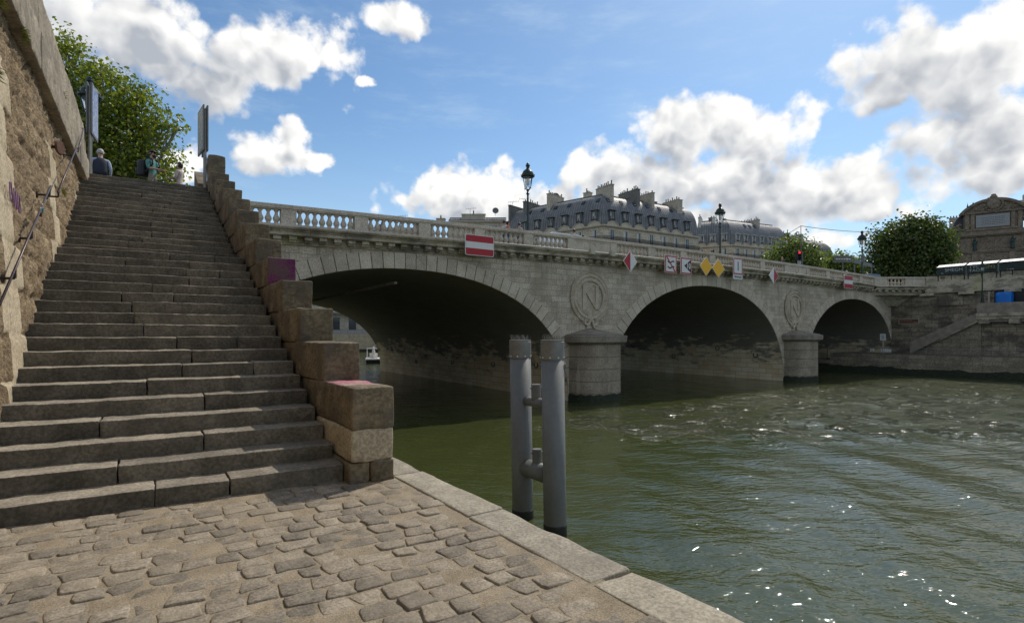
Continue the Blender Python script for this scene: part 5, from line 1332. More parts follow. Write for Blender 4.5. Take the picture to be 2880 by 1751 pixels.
mb.obox(o_+d_*9.2-n_*.08+Vector((0, 0, 27.2)), d_*3.3, n_*.06, (0, 0, 1.9)); f_ = mb.build('wide_window', M['winframe'], bpy.data.objects['pale_attic_house'])
for k in range(4):
    mb = MB(); mb.obox(o_+d_*(9.35+k*.78)-n_*.1+Vector((0, 0, 27.35)), d_*.66, n_*.015, (0, 0, 1.6)); mb.build('pane', M['glass'], f_)
mansard('distant_house', 'far grey rooftop with small chimneys just above the balustrade', [(42, 141), (60.5, 128.5)], 10, 6, 28.3, 2.5, 1.2, M['zinc'], M['chim'], [], [(0, 18.8, 1, 1.6, 31.0, 'chim', 5, 1.8), (0, 14.0, 2, 1, 30.2, 'chim', 3, 1.0), (0, 9.4, 1, 1, 30.4, 'chimdark', 6, 1.6)], rail=False)
def aerial(p, h, lab, dish=False):
    r = empty('dish_aerial' if dish else 'roof_aerial', p, lab, 'aerial', 'aerials on the rooftops'); mb = MB(); mb.tube((0, 0, 0), (0, 0, h), .05, n=5)
    if dish: mb.lathe([(.02, 0), (.5, .06), (.78, .2), (.8, .22), (.5, .1), (.02, .04)], (0, -.1, h), 16, 0, (-.5, -.85, .2))
    else:
        mb.tube((-.9, .5, h), (1.3, -.7, h+.25), .035, n=4)
        for k in range(5): q = Vector((-.9, .5, h)).lerp(Vector((1.3, -.7, h+.25)), k/4); mb.tube(q+Vector((0, 0, -.3)), q+Vector((0, 0, .3)), .025, n=4)
    mb.build('mast', M['graysign'], r, local=True)
aerial((72.0, 114.3, 31.4), 1.2, 'grey satellite dish on the pale attic chimney', True); aerial((77.2, 96.5, 31.6), 1.6, 'round satellite dish on the long mansard roof', True)
aerial((70.6, 104.5, 30.0), 2.6, 'tall television aerial on the left end of the long mansard roof'); aerial((71.8, 101.5, 30.), 2.9, 'television aerial beside the dark chimney wall'); aerial((66.5, 117.5, 30.4), 2.6, 'television aerial left of the satellite dish'); aerial((54.4, 132.4, 29.6), 2.8, 'lone television aerial on the farthest low rooftop')

# ------------------------------------------------------------------ monument facade at the right
def make_monument():
    o = Vector((123.9, 37.06, 0)); d = Vector((.383, -.924, 0)).normalized(); n = Vector((-d.y, d.x, 0))   # n points away from the viewer
    r = empty('monument_facade', (o.x, o.y, 6), 'tall brown stone monument facade with curved pediment, bronze figures and pale inscribed tablet', 'monument')
    def P(s, q, z): return o+d*s+n*q+Vector((0, 0, z))
    def bx(mb, s0, s1, q0, q1, z0, z1, mi=0): mb.obox(P(s0, q0, z0), d*(s1-s0), n*(q1-q0), (0, 0, z1-z0), mi)
    mb = MB(); bx(mb, 0, 12.4, 0, 6, 6, 19.3); bx(mb, .6, 11.8, .1, 5, 19.75, 20.4); bx(mb, 2.2, 10.2, .15, 4, 20.4, 23.6); mb.build('wall', M['fount'], r)
    mb = MB(); bx(mb, -.35, 12.7, -.5, 5, 19.3, 19.5); bx(mb, -.5, 12.9, -.7, 5, 19.5, 19.75); bx(mb, -.1, 12.5, -.25, 4, 16.3, 16.55); bx(mb, -.2, 12.6, -.4, 4, 16.55, 16.75); bx(mb, 1.7, 10.7, -.25, 4, 23.5, 23.8); bx(mb, 2.4, 9.8, -.12, 0.1, 20.45, 20.7)
    mb.build('cornice', M['fount'], r)
    for s in (2.3, 3.1, 8.6, 9.5): mb = MB(); bx(mb, s, s+.5, -.12, .15, 20.72, 23.45); mb.build('pilaster', M['fount'], r)
    for s in (.3, 3.2, 8.3, 11.3):
        mb = MB(); bx(mb, s, s+.8, -.25, 0, 14, 16.25); mb.build('pedestal', M['fount'], r)
        for q in (.05, .6): mb = MB(); bx(mb, s+q, s+q+.15, -.2, 0, 16.8, 19.25); mb.build('slim_pilaster', M['fount'], r)
    # segmental pediment
    mb = MB(); c = 6.2; hw = 4.6; rise = 2.2; Rr = (hw*hw+rise*rise)/(2*rise); a0 = math.asin(hw/Rr)
    arc_ = lambda rad: [(c+rad*math.sin(a), 23.8+rise-Rr+rad*math.cos(a)) for a in np.linspace(-a0, a0, 24)]
    inn, out = arc_(Rr-.35), arc_(Rr+.1)
    for i in range(23):
        mb.hexa([P(*q) for q in ((inn[i][0], -.5, inn[i][1]), (inn[i+1][0], -.5, inn[i+1][1]), (out[i+1][0], -.6, out[i+1][1]), (out[i][0], -.6, out[i][1]))], [P(*q) for q in ((inn[i][0], 2, inn[i][1]), (inn[i+1][0], 2, inn[i+1][1]), (out[i+1][0], 2, out[i+1][1]), (out[i][0], 2, out[i][1]))])
    tymp = [(c-hw, 23.8)]+inn+[(c+hw, 23.8)]
    mb.hexa([P(s, -.05, max(z, 23.8)) for s, z in tymp], [P(s, 1.5, max(z, 23.8)) for s, z in tymp]); mb.build('pediment', M['fount'], r)
    # carved reliefs : lumpy ornament
    mb = MB(); rr = random.Random(3)
    def lump(s, z, a, b, q=-.1, t_=.22):
        vs = []; n1, n2 = 7, 4
        for j in range(n2+1):
            ph = j/n2*math.pi/2
            for i in range(n1): th = 2*math.pi*i/n1; vs.append(P(s+a*math.cos(ph)*math.cos(th), q-t_*math.sin(ph), z+b*math.cos(ph)*math.sin(th)))
        mb.add(vs, [(j*n1+i, j*n1+(i+1) % n1, (j+1)*n1+(i+1) % n1, (j+1)*n1+i) for j in range(n2) for i in range(n1)])
    lump(6.2, 25.1, 1.05, 1.15, -.2, .5); lump(6.2, 25.3, .5, .6, -.55, .25); lump(6.2, 26.25, .6, .35, -.3, .4); lump(6.2, 26.6, .4, .25, -.3, .3)
    mb.build('crest', M['fount'], r); mb = MB()
    for k in range(46): lump(rr.uniform(2.6, 9.8), rr.uniform(23.9, 24.9), rr.uniform(.12, .35), rr.uniform(.1, .3), -.05, .2)
    for k in range(26):
        a = rr.uniform(0, 6.28); lump(6.2+1.25*math.cos(a), 25.+1.25*math.sin(a), .22, .22, -.2, .3)
    mb.build('pediment_relief', M['fount'], r)
    for s0, s1 in ((1.5, 2.9), (4.6, 8.0), (9.6, 11)):
        mb = MB(); bx(mb, s0-.1, s1+.1, -.03, 0, 17.0, 19.0)
        for k in range(int((s1-s0)*30)): lump(rr.uniform(s0, s1), rr.uniform(17.1, 18.9), rr.uniform(.05, .18), rr.uniform(.05, .18), -.01, .1)
        mb.build('frieze_panel', M['fount'], r)
    mb = MB(); bx(mb, 1.2, 11.2, -.02, 0, 14, 16.2)
    for k in range(50): lump(rr.uniform(1., 11.4), rr.uniform(14.2, 16.0), rr.uniform(.1, .3), rr.uniform(.08, .25), -.01, .14)
    mb.build('garland_band', M['fount'], r)
    for sx in (1.25, 11.15):
        mb = MB()
        for k in range(16): lump(sx+rr.gauss(0, .45), 20.55+abs(rr.gauss(0, .6)), .25, .2, 0, .3)
        mb.build('scroll', M['fount'], r)
    mb = MB(); bx(mb, 3.8, 8.4, -.1, .13, 20.95, 23.2); pl = mb.build('inscribed_tablet', M['marble'], r)
    mb = MB()
    for row in range(5):
        s = 4.5+.15*(row % 2); 
        while s < 7.6: w_ = rr.uniform(.12, .34); bx(mb, s, s+w_, -.112, -.105, 21.4+row*.3, 21.52+row*.3); s += w_+.09
    mb.build('worn_lettering', M['graysign'], pl)
    for s in (.7, 3.6, 8.7, 11.7):
        mb = MB(); mb.lathe([(.28, 0), (.3, .1), (.26, .5), (.24, 1.), (.3, 1.35), (.24, 1.6), (.09, 1.7), (.15, 1.8), (.16, 1.95), (.06, 2.1)], P(s, -.45, 16.78), 10)
        mb.tube(P(s-.25, -.5, 18.2), P(s-.36, -.6, 17.6), .09, .07); mb.tube(P(s+.25, -.5, 18.2), P(s+.4, -.62, 18.5), .09, .07); mb.build('bronze_figure', M['bronze'], r)
    # domed roof behind
    mb = MB(); K = 14; prof = [(-.1+3.9*(1-math.cos(a))+.35, 19.75+5.0*math.sin(a)) for a in np.linspace(0, math.pi/2, K)]
    for (a, za), (b, zb), k in zip(prof[:-1], prof[1:], range(K)):
        mb.add([P(a, 1.5, za), P(a, 16, za), P(b, 16, zb), P(b, 1.5, zb)], [(0, 1, 2, 3)], 0, [[(0, k), (14, k), (14, k+1), (0, k+1)]])
    poly = [P(a, 1.5, z) for a, z in prof]+[P(9, 1.5, 24.8), P(9, 1.5, 19.7)]; mb.add(poly, [tuple(range(len(poly)))])
    bx(mb, 3.9, 14, 3.2, 16, 24.0, 25.2); mb.build('domed_roof', M['slate'], r)
    mb = MB(); bx(mb, .9, 2.3, 8, 9, 22.5, 24.6); bx(mb, 3.6, 12.5, 4.2, 5, 24.8, 26.0); bx(mb, 11, 19, 4.4, 5.2, 25.4, 27.0); ch = mb.build('chimney', M['chim'], r)
    mb = MB()
    for k in range(24):
        s = 4+k*.42 if k < 10 else 11.5+(k-10)*.5
        mb.lathe([(.12, 0), (.1, .5)], P(s, 4.6, 26.0 if k < 10 else 27.0), 6)
    for k in range(3): mb.lathe([(.12, 0), (.1, .4)], P(1.1+k*.45, 8.5, 24.6), 6)
    mb.build('chimney_pots', M['pot'], ch)
    mb = MB(); mb.lathe([(.4, 0), (.25, .4), (.3, .5), (.15, .7), (.25, 1.0), (.1, 1.2), (.14, 1.5), (.05, 1.9), (.0, 2.3)], P(2.9, 2.2, 23.9), 10); mb.build('finial', M['bronze'], r)
    mb = MB(); bx(mb, -.0, 12.5, 6, 30, 6, 19.7); mb.build('house_block', M['fount'], r)
make_monument()

# ------------------------------------------------------------------ trees
def tree(name, label, base, lobes, nleaf, ls, mat, group=None, trunk_r=.3, seed=0, droop=0., clump=9, limbs=True, fill=.55):
    rs = np.random.RandomState(seed); r = empty(name, base, label, 'tree', group)
    lob = np.array(lobes); vol = lob[:, 3]**2.3; pr = vol/vol.sum()
    nc = nleaf//clump
    k = rs.choice(len(lob), nc, p=pr); dirs = rs.normal(size=(nc, 3)); dirs /= np.linalg.norm(dirs, axis=1)[:, None]
    rad = lob[k, 3]*(fill+(1-fill)*rs.rand(nc)**.6)*(1+.3*vnoise(dirs*3.5+k[:, None]*5, seed))
    rad = np.where(rs.rand(nc) < .18, rad*rs.rand(nc), rad)
    cen = lob[k, :3]+dirs*rad[:, None]*np.array([1, 1, .92])
    q = np.repeat(cen, clump, 0); dq = np.repeat(dirs, clump, 0); n = len(q)
    q = q+rs.normal(size=(n, 3))*ls*1.35
    nr = dq*.75+rs.normal(size=(n, 3))*.7+np.array([0, 0, .35]); nr /= np.linalg.norm(nr, axis=1)[:, None]
    t1 = np.cross(nr, rs.normal(size=(n, 3))); t1 /= np.linalg.norm(t1, axis=1)[:, None]; t2 = np.cross(nr, t1)
    s = ls*(.65+.7*rs.rand(n))[:, None]
    a, b, c, d, m_ = q-t1*s*.5, q+t2*s*.42-t1*s*.05+nr*s*.1, q+t1*s*.55-nr*s*.08, q-t2*s*.42-t1*s*.05+nr*s*.1, q
    V = np.stack([a, b, c, d], 1).reshape(-1, 3)-np.array(base); i = np.arange(n)*4
    F = np.concatenate([np.stack([i, i+1, i+2], 1), np.stack([i, i+2, i+3], 1)])
    me = bpy.data.meshes.new('crown'); me.from_pydata(V.tolist(), [], F.tolist()); me.materials.append(M[mat])
    o = bpy.data.objects.new('crown', me); COL.objects.link(o); o.parent = r
    mb = MB(); b0 = Vector(base); top = Vector(lob[:, :3].mean(0)); fork = b0.lerp(Vector((top.x, top.y, lob[:, 2].min()-lob[lob[:, 2].argmin(), 3]*.4)), .95)
    if fork.z < b0.z+1.5: fork = b0+Vector((0, 0, 1.5))
    mb.lathe([(trunk_r*1.5, -.1), (trunk_r*1.1, .4), (trunk_r, 1.2)], b0, 10); mb.tube(b0+Vector((0, 0, 1.1)), fork, trunk_r, trunk_r*.8, 10)
    tr = mb.build('trunk', M['bark'], r)
    mb = MB(); rr = random.Random(seed)
    for L in lob:
        c = Vector(L[:3]); mid = fork.lerp(c, .5)+Vector((0, 0, -.08*(c-fork).length)); mb.tube(fork, mid, trunk_r*.55, trunk_r*.36, 7); mb.tube(mid, c, trunk_r*.36, trunk_r*.16, 6)
        for j in range(7):
            v = Vector((rr.gauss(0, 1), rr.gauss(0, 1), rr.gauss(.3, .8))).normalized()*L[3]*rr.uniform(.6, 1.0); st = mid.lerp(c, rr.uniform(.3, 1)); mb.tube(st, c+v, trunk_r*.13, trunk_r*.03, 5)
    mb.build('limbs', M['bark'], tr)
    return r
tree('poplar_tree', 'tall leafy tree with yellowing leaves rising behind the stair head', (-3.0, 56, 5.76),
     [(-6.29, 58.52, 23.9, 2.5), (-6.0, 58.3, 25.7, 1.5), (-4.69, 57.44, 21.6, 3.3), (-3.6, 56.7, 23.6, 1.5), (-6.29, 58.52, 19.19, 3.9), (-2.22, 55.78, 20.6, 3.0), (-1.3, 55.2, 21.6, 1.4), (-3.38, 56.56, 17.8, 3.9), (-.62, 54.7, 19.1, 2.4), (.83, 53.72, 19.1, 1.3), (1.7, 53.2, 18.9, .7), (-1.06, 54.99, 16.74, 3.1), (-5.42, 57.93, 15.68, 4.2), (-1.93, 55.58, 14.98, 3.3), (.69, 53.82, 15.68, 1.7), (1.2, 53.5, 13.8, 1.4), (1.6, 53.2, 12.2, 1.0), (-4., 57., 11.5, 3.4), (-.5, 55., 11.4, 2.6), (-8.5, 59.5, 19, 4), (-8.5, 59.5, 24, 3)], 30000, .29, 'leafA', seed=1, trunk_r=.42, clump=7)
tree('plane_tree', 'big dense dark green tree standing between the far bridge end and the monument', (86, 29, 6),
     [(86.0, 28.9, 13.7, 3.6), (83.8, 30.2, 12.6, 3.0), (87.0, 28.1, 12.8, 2.4), (81.9, 31.6, 14.3, 1.7), (81.3, 32., 11.8, 1.9), (82.5, 31., 9.6, 2.4), (86., 28.8, 9.8, 3.6), (87.3, 27.9, 10.2, 1.8), (87.4, 28.0, 14.2, 1.5), (84.4, 29.9, 15.3, 2.0), (86.3, 28.6, 15.6, 1.9)], 21000, .36, 'leafB', 'trees beyond the bridge', seed=2, trunk_r=.4, fill=.7, clump=8)
tree('roadside_tree', 'light green tree behind the red traffic light, in front of the smaller mansard house', (79.5, 43, 6),
     [(77.6, 44.2, 12.4, 2.0), (79.3, 43., 14.0, 2.2), (81., 41.9, 13.8, 2.1), (82., 41.2, 11.8, 1.9), (79.5, 43, 11.2, 2.7), (77.0, 44.5, 10.4, 1.6), (82.3, 41, 10., 1.8)], 7000, .36, 'leafC', 'trees beyond the bridge', seed=3, fill=.6)
tree('roadside_tree', 'low pale green tree left of the far bridge lamp behind two street signs', (117, 53.6, 6),
     [(116.2, 54.2, 16.4, 2.4), (118.2, 52.9, 15.8, 2.2), (115.2, 55., 14., 2.5), (118., 53, 13.4, 2.8), (120.3, 51.5, 14.9, 1.8)], 4200, .5, 'leafC', 'trees beyond the bridge', seed=4, fill=.6)
tree('roadside_tree', 'low pale green tree just right of the far bridge lamp beside the big dark one', (122.5, 50.2, 6),
     [(121.4, 50.9, 14.4, 2.1), (123.2, 49.6, 13.4, 2.0), (121.6, 50.7, 11.8, 2.2), (124.4, 48.8, 11.4, 1.8)], 3000, .5, 'leafC', 'trees beyond the bridge', seed=6, fill=.6)
tree('roadside_tree', 'small tree glimpsed right of the red traffic light below the others', (104, 57, 6), [(103.4, 57.4, 11.2, 2.2), (105.4, 56, 10.6, 1.9), (106.8, 55, 10.8, 1.8)], 2600, .45, 'leafC', 'trees beyond the bridge', seed=7)

# ------------------------------------------------------------------ street furniture and traffic beyond the parapet
r = empty('traffic_light', (50.2, 26, Dk(50)), 'traffic light showing red on the far half of the bridge', 'traffic light')
mb = MB(); mb.tube((50.3, 26.1, Dk(50)), (50.3, 26.1, 9.2), .05); mb.build('pole', M['graysign'], r)
mb = MB(); mb.rblock(49.15, 49.75, 25.9, 26.2, 8.32, 9.2, .05, .2, 0, 1); hd = mb.build('signal_head', M['black'], r)
mb = MB()
for z in (9.02, 8.76, 8.5): mb.lathe([(.14, 0), (.15, .16), (.13, .16), (.12, 0)], (49.36, 25.9, z), 12, 0, (-.75, -.65, 0))
mb.build('visor', M['black'], hd)
mb = MB(); mb.lathe([(.115, .0), (.1, .06), (0, .08)], (49.33, 25.88, 9.02), 12, 0, (-.75, -.65, 0)); mb.build('red_lens', M['lamp_red'], hd)
mb = MB(); mb.box(49.2, 49.8, 25.95, 26.0, 7.85, 8.28); mb.build('back_plate', M['marble'], r)
mb = MB(); mb.tube((50.4, 26.3, Dk(50)), (50.4, 26.3, 11.66), .045, .03); tag(mb.build('wire_mast', M['graysign'], None, loc=(50.4, 26.3, Dk(50))), 'thin grey mast carrying the overhead wire beside the traffic light', 'mast')
mb = MB(); pts = [Vector((50.4, 26.3, 11.66)).lerp(Vector((123.9, 40, 22.9)), k/16)-Vector((0, 0, 1.1*4*(k/16)*(1-k/16))) for k in range(17)]; mb.path(pts, .03, 4)
pts = [Vector((50.4, 26.3, 11.66)).lerp(Vector((141, 86, 27.5)), k/10)-Vector((0, 0, .9*4*(k/10)*(1-k/10))) for k in range(11)]; mb.path(pts, .025, 4)
tag(mb.build('overhead_wire', M['black'], None, loc=(50.4, 26.3, 11.66)), 'thin overhead wire crossing the sky from the mast to the monument', 'wire')
r = empty('street_name_sign', (60., 27, 6.1), 'double street sign panel on a post left of the far bridge lamp', 'sign')
mb = MB(); mb.tube((60.1, 27, 6.1), (60.1, 27, 9.7), .06); mb.build('post', M['graysign'], r)
mb = MB(); dd = Vector((.829, -.559, 0)); c = Vector((60., 26.9, 0))
for z in (9.38, 9.62, 9.14): mb.obox(c-dd*1.0+Vector((0, 0, z-.1)), dd*2.0, (.02, .03, 0), (0, 0, .2))
mb.build('panel', M['graysign'], r)
mb = MB(); s = -.8
while s < .75: w_ = random.uniform(.08, .22); mb.obox(c+dd*s+Vector((-.012, -.02, 9.33)), dd*w_, (.004, .006, 0), (0, 0, .1)); s += w_+.06
mb.build('lettering', M['white'], r)
r = empty('direction_sign', (65, 27, 6), 'slanting grey direction board on two posts right of the far bridge lamp', 'sign')
for x_, y_, h_ in ((63.4, 27.3, 9.6), (66.8, 27, 9.3)): MB().tube((x_, y_, 6), (x_, y_, h_), .07).build('post', M['graysign'], r)
mb = MB(); mb.obox((63.1, 27.2, 9.25), (3.5, -.3, -.28), (.03, .05, 0), (0, 0, .42)); mb.build('panel', M['graysign'], r)
def vehicle(name, loc, rz, label, L, W, H, van, paint):
    r = empty(name, loc, label, 'van' if van else 'car', rz=rz)
    if van: side = [(0, .35), (0, 1.2), (.12, H-.15), (.3, H), (L*.62, H), (L*.72, H-.12), (L*.88, 1.25), (L*.97, 1.05), (L, .7), (L, .35)]
    else: side = [(0, .35), (.02, .95), (.35, 1.0), (.75, H-.1), (1.1, H), (L*.6, H), (L*.75, 1.02), (L*.94, .88), (L, .65), (L, .35)]
    mb = MB(); b = [(x, -W/2*(.88 if z > 1.1 else 1), z) for x, z in side]; t_ = [(x, W/2*(.88 if z > 1.1 else 1), z) for x, z in side]
    n = len(side); mb.add(b+t_, [tuple(range(n)), tuple(reversed(range(n, 2*n)))]+[(i, n+i, n+(i+1) % n, (i+1) % n) for i in range(n)]); mb.build('body', M[paint], r, local=True)
    mb = MB()
    for sy in (-1, 1):
        y = sy*(W/2*.94+.012); xs = (1.2, L*.6) if van else (.85, L*.66)
        a = [(xs[0], y, 1.15), (xs[1]+.25, y, 1.15), (xs[1]-.1, y-sy*.1, H-.2), (xs[0]+.2, y-sy*.1, H-.2)]; mb.add(a, [(0, 1, 2, 3)])
    x0, z0, x1, z1 = (L*.87, 1.3, L*.73, H-.18) if van else (L*.74, 1.05, L*.615, H-.05)
    mb.add([(x0+.03, -W*.4, z0), (x0+.03, W*.4, z0), (x1+.03, W*.38, z1), (x1+.03, -W*.38, z1)], [(0, 1, 2, 3)]); mb.build('window', M['glass'], r, local=True)
    for x in (L*.18, L*.8):
        for y in (-W/2+.05, W/2-.05):
            mb = MB(); mb.tube((x, y-.11, .33), (x, y+.11, .33), .33, n=18); w_ = mb.build('wheel', M['rubber'], r, local=True)
            mb = MB(); mb.tube((x, y-.115, .33), (x, y+.115, .33), .2, n=14); mb.build('rim', M['steelcap'], w_, local=True)
    for y in (-W*.36, W*.36):
        mb = MB(); mb.box(L-.04, L+.012, y-.15, y+.15, .7, .85); mb.build('headlight', M['white'], r, local=True)
    return r
vehicle('white_van', (23.6, 31, Dk(25)), 0, 'white van crossing the bridge behind the parapet', 5.2, 1.95, 2.62, True, 'carwhite')
vehicle('parked_car', (62.6, 26.6, 6.0), R(-4), 'dark blue car at the far end of the bridge below the street signs', 4.6, 1.85, 1.98, False, 'carblue')
#PEOPLE
# ------------------------------------------------------------------ people
def person(loc, face, label, H=1.72, skin='skin', top='shirtwhite', sleeve=None, legs='jean', hair='hair', hairlen=.0, arms=None, lean=0., stride=.0, cap=None, beard=False, group='people', bulk=1., bare=True, vest=False):
    """face: heading (deg, 0 = +x); local frame: x right, y forward"""
    r = empty('person', loc, label, 'person', group, rz=R(face-90)); k = H/1.75
    mats = [M[skin], M[top], M[sleeve or top], M[legs], M['black']]
    V, E_, Rd, mt = [], [], [], []
    def node(p, rad, par=None, m_=1):
        y = p[1]+lean*max(0, p[2]-.95); V.append((p[0]*k, y*k, p[2]*k)); Rd.append(rad*k)
        if par is not None: E_.append((par, len(V)-1)); mt.append(m_)
        return len(V)-1
    b = bulk
    pel = node((0, 0, .95), .135*b); w_ = node((0, .01, 1.12), .125*b, pel); ch = node((0, .0, 1.34), .15*b, w_)
    nk = node((0, -.01, 1.49), .055, ch, 0); hb = node((0, .03, 1.575), .078, nk, 0); hm = node((0, .02, 1.65), .098, hb, 0); ht = node((0, .01, 1.715), .07, hm, 0)
    node((0, .135, 1.615), .016, hb, 0)
    arms = arms or [((.22, 0, 1.14), (.24, .1, .9)), ((-.22, 0, 1.14), (-.24, .1, .9))]
    for sx, (el_, wr) in zip((1, -1), arms):
        sh = node((sx*.185*b, -.01, 1.42), .062, ch, 2); el = node(el_, .046, sh, 2); wn = node(wr, .03, el, 0 if bare else 2)
        d = (Vector(wr)-Vector(el_)).normalized(); sd = d.cross(Vector((0, 0, 1)))
        sd = sd.normalized() if sd.length > .2 else Vector((1, 0, 0)); up = sd.cross(d)
        pm = Vector(wr)+d*.075; pn = node(pm, .032, wn, 0)
        for q, ln in ((-.026, .07), (-.009, .085), (.009, .08), (.026, .06)):
            f0 = node(pm+d*.03+sd*q, .0095, pn, 0); f1 = node(pm+d*(.03+ln*.55)+sd*q*1.1-up*.008, .009, f0, 0); node(pm+d*(.03+ln)+sd*q*1.1-up*.028, .007, f1, 0)
        t0 = node(Vector(wr)+d*.04+sd*(-.04), .011, wn, 0); node(Vector(wr)+d*.09+sd*(-.055)-up*.01, .009, t0, 0)
    for sx in (1, -1):
        s_ = stride*sx
        hp = node((sx*.09*b, 0, .88), .095*b, pel, 3); kn = node((sx*.1, .03+s_*.5, .49), .066, hp, 3); an = node((sx*.1, -.02+s_, .09), .045, kn, 3); node((sx*.11, .14+s_, .04), .042, an, 4)
    me = bpy.data.meshes.new('body'); me.from_pydata(V, E_, []); o = bpy.data.objects.new('body', me); COL.objects.link(o)
    md = o.modifiers.new('Skin', 'SKIN'); md.branch_smoothing = .5
    for i, sv in enumerate(me.skin_vertices[0].data): sv.radius = (Rd[i], Rd[i]*(.72 if Rd[i] > .115*k else 1)); sv.use_root = (i == 0)
    sb = o.modifiers.new('Sub', 'SUBSURF'); sb.levels = 1; sb.render_levels = 1
    nm = bpy.data.meshes.new_from_object(o.evaluated_get(bpy.context.evaluated_depsgraph_get())); bpy.data.objects.remove(o)
    for m_ in mats: nm.materials.append(m_)
    P0 = np.array([V[a] for a, _ in E_]); P1 = np.array([V[c] for _, c in E_]); D = P1-P0; dd = (D**2).sum(1)
    rr = np.array([max(.02, (Rd[a]+Rd[c])/2) for a, c in E_]); mt = np.array(mt)
    for f in nm.polygons:
        c = np.array(f.center); t_ = np.clip(((c-P0)*D).sum(1)/dd, 0, 1); ds = np.linalg.norm(P0+D*t_[:, None]-c, axis=1)/rr
        f.material_index = int(mt[ds.argmin()]); f.use_smooth = True
        if c[2] < .98*k and f.material_index == 1: f.material_index = 3
        if f.material_index == 0 and c[2] < 1.47*k and abs(c[0]) < .12 and c[1]-lean*.5 < .2 and c[2] > 1.2*k: f.material_index = 1
    ob = bpy.data.objects.new('body', nm); COL.objects.link(ob); ob.parent = r
    ly = lean*.7
    hc = Vector((0, .012+ly, 1.665))*k
    def shell(name, mat_, r0, zmin, back=-1., n1=16, n2=9, face_cut=True, ext=0.):
        mb = MB(); vs = []; fs = []
        for j in range(n2+1):
            ph = math.pi/2-j/n2*(math.pi/2+zmin)
            for i in range(n1):
                a = 2*math.pi*i/n1; ca, sa = math.cos(a), math.sin(a)
                zz = math.sin(ph); 
                if sa > .25 and zz < .38 and face_cut: zz = .38; rad = math.sqrt(1-.38**2)*.985
                else: rad = math.cos(ph)
                z = zz*r0*1.08
                if ext and sa < .1 and zz < 0: z = zz*r0*1.08*(1+ext)
                vs.append(hc+Vector((rad*ca*r0*.92, rad*sa*r0*1.08, z)))
        fs = [(j*n1+i, j*n1+(i+1) % n1, (j+1)*n1+(i+1) % n1, (j+1)*n1+i) for j in range(n2) for i in range(n1)]
        mb.add([v*1. for v in vs], fs); return mb.build(name, M[mat_], r, smooth=True, local=True)
    shell('hair', hair, .108*k, .45+.3*(hairlen > 0), ext=hairlen)
    if cap:
        shell('cap', cap, .118*k, -.12); mb = MB(); mb.hexa([hc+Vector(q)*k for q in ((-.085, .08, .03), (.085, .08, .03), (.06, .2, .012), (-.06, .2, .012))], [hc+Vector(q)*k for q in ((-.085, .08, .042), (.085, .08, .042), (.06, .2, .022), (-.06, .2, .022))]); mb.build('cap_peak', M[cap], r, local=True)
    if beard:
        mb = MB(); mb.lathe([(.0, -.09), (.05, -.085), (.07, -.05), (.062, 0), (.02, .02)], hc+Vector((0, .05, -.05))*k, 12); mb.build('beard', M['hair'], r, smooth=True, local=True)
    mb = MB()
    for sx in (-1, 1): mb.lathe([(0, -.008), (.009, 0), (0, .008)], hc+Vector((sx*.034, .092, .0))*k, 6)
    mb.build('eyes', M['hair'], r, local=True)
    mb = MB()
    for sx in (-1, 1): mb.lathe([(.0, -.03), (.014, -.015), (.018, .01), (.0, .03)], hc+Vector((sx*.1, .0, -.01))*k, 6)
    mb.build('ears', M[skin], r, smooth=True, local=True)
    if vest:
        mb = MB(); mb.lathe([(.19, .92), (.2, 1.05), (.2, 1.25), (.19, 1.38), (.11, 1.47), (.085, 1.48)], (0, 0, 0), 18); o = mb.build('vest', M['navy'], r, smooth=True, local=True); o.scale = (1.02*k, .72*k, k)
    return r
pp = person((-1.38, 21.6, 5.76), 100, 'white haired man in dark vest seen from behind at the stair head', 1.72, top='paleblue', hair='hairgrey', legs='navy', vest=True, bulk=1.12, arms=[((.27, -.02, 1.15), (.27, .1, .92)), ((-.27, -.02, 1.15), (-.26, .1, .92))], bare=False, group='people at the stair head')
pp = person((-.0, 21.0, 5.76), -38, 'bearded man in black cap and teal shirt carrying a backpack', 1.76, top='teal', legs='khaki', cap='cap', beard=True, arms=[((.22, .02, 1.15), (.1, .3, 1.12)), ((-.22, .02, 1.15), (-.1, .3, 1.14))], group='people at the stair head')
bp = empty('backpack', (-.0, 21.0, 5.76), 'black rucksack on the back of the man in the cap', 'backpack', rz=R(-38-90))
mb = MB(); mb.rblock(-.18, .18, -.42, -.14, .92, 1.46, .09, .08, .012, 6, 4); mb.build('pack', M['black'], bp, smooth=True, local=True)
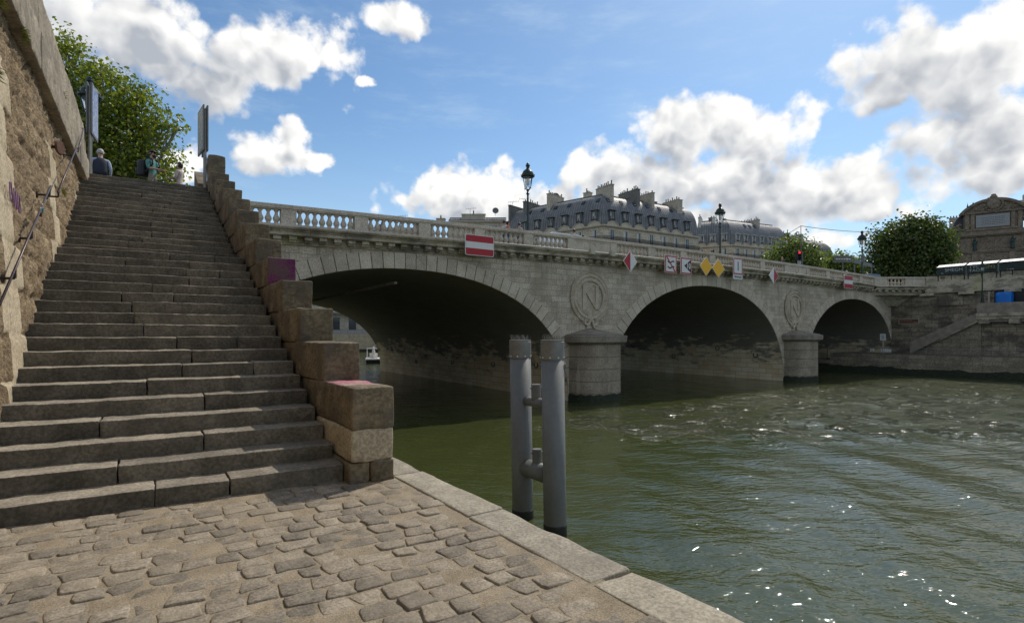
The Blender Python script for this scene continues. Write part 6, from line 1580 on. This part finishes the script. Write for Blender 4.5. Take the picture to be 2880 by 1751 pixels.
mb = MB(); mb.rblock(-.13, .13, -.5, -.38, .95, 1.2, .05, .08, .006, 6, 4); mb.build('pocket', M['black'], bp, smooth=True, local=True)
for sx in (-1, 1):
    mb = MB(); mb.path([(sx*.12, -.16, 1.42), (sx*.13, -.05, 1.52), (sx*.13, .1, 1.46), (sx*.15, .14, 1.3), (sx*.17, -.1, 1.05)], .022, 6); mb.build('strap', M['black'], bp, local=True)
pp = person((.78, 21.3, 5.76), 150, 'brown haired woman in a cream blouse reaching towards the man', 1.6, top='cream', legs='cream', hair='hair', hairlen=.5, arms=[((.22, .08, 1.2), (.12, .33, 1.2)), ((-.22, .05, 1.15), (-.16, .33, 1.1))], group='people at the stair head')
G = 'people crossing the bridge'
def bper(x, y, face, label, H, **kw): return person((x, y, Dk(x)+.001), face, label, H, group=G, **kw)
bper(16.35, 25.0, 10, 'dark haired walker in white just behind the woman in coral on the bridge', 1.74, top='shirtwhite', stride=.2)
bper(16.3, 24.6, -5, 'dark haired woman in a coral top walking left of the first bridge lamp', 1.62, top='coral', hairlen=.4, stride=-.2)
bper(17.3, 24.9, 15, 'boyish walker in a pale shirt nearest the first bridge lamp', 1.68, top='marble', stride=.2, hair='hair')
bper(21.45, 25.0, 80, 'person in a printed white shirt in front of the white van', 1.72, top='shirtwhite', hair='hair', bulk=1.1)
bper(22.1, 24.9, 60, 'short dark haired person only just showing above the parapet by the van', 1.42, top='jean')
bper(34.3, 25., 120, 'fair haired person whose head just shows left of the second bridge lamp', 1.45, top='denim', hair='blond')
bper(35.1, 25., 100, 'dark haired person whose head just shows near the second bridge lamp', 1.53, top='coral')
bper(44.9, 25., 200, 'woman with long fair hair in a denim jacket leaning on the parapet', 1.76, top='denim', hair='blond', hairlen=.9, lean=.22)
bper(57.6, 26.0, 60, 'person in a dark cap under the double street sign', 1.78, top='coral', cap='cap')
bper(58.7, 26.0, 100, 'white haired person in grey beside the far bridge lamp', 1.82, top='graysign', hair='hairgrey', bulk=1.2)
bper(5.05, 24.6, 0, 'dark clad walker glimpsed through the balusters beside the steps', 1.1, top='black', legs='black')
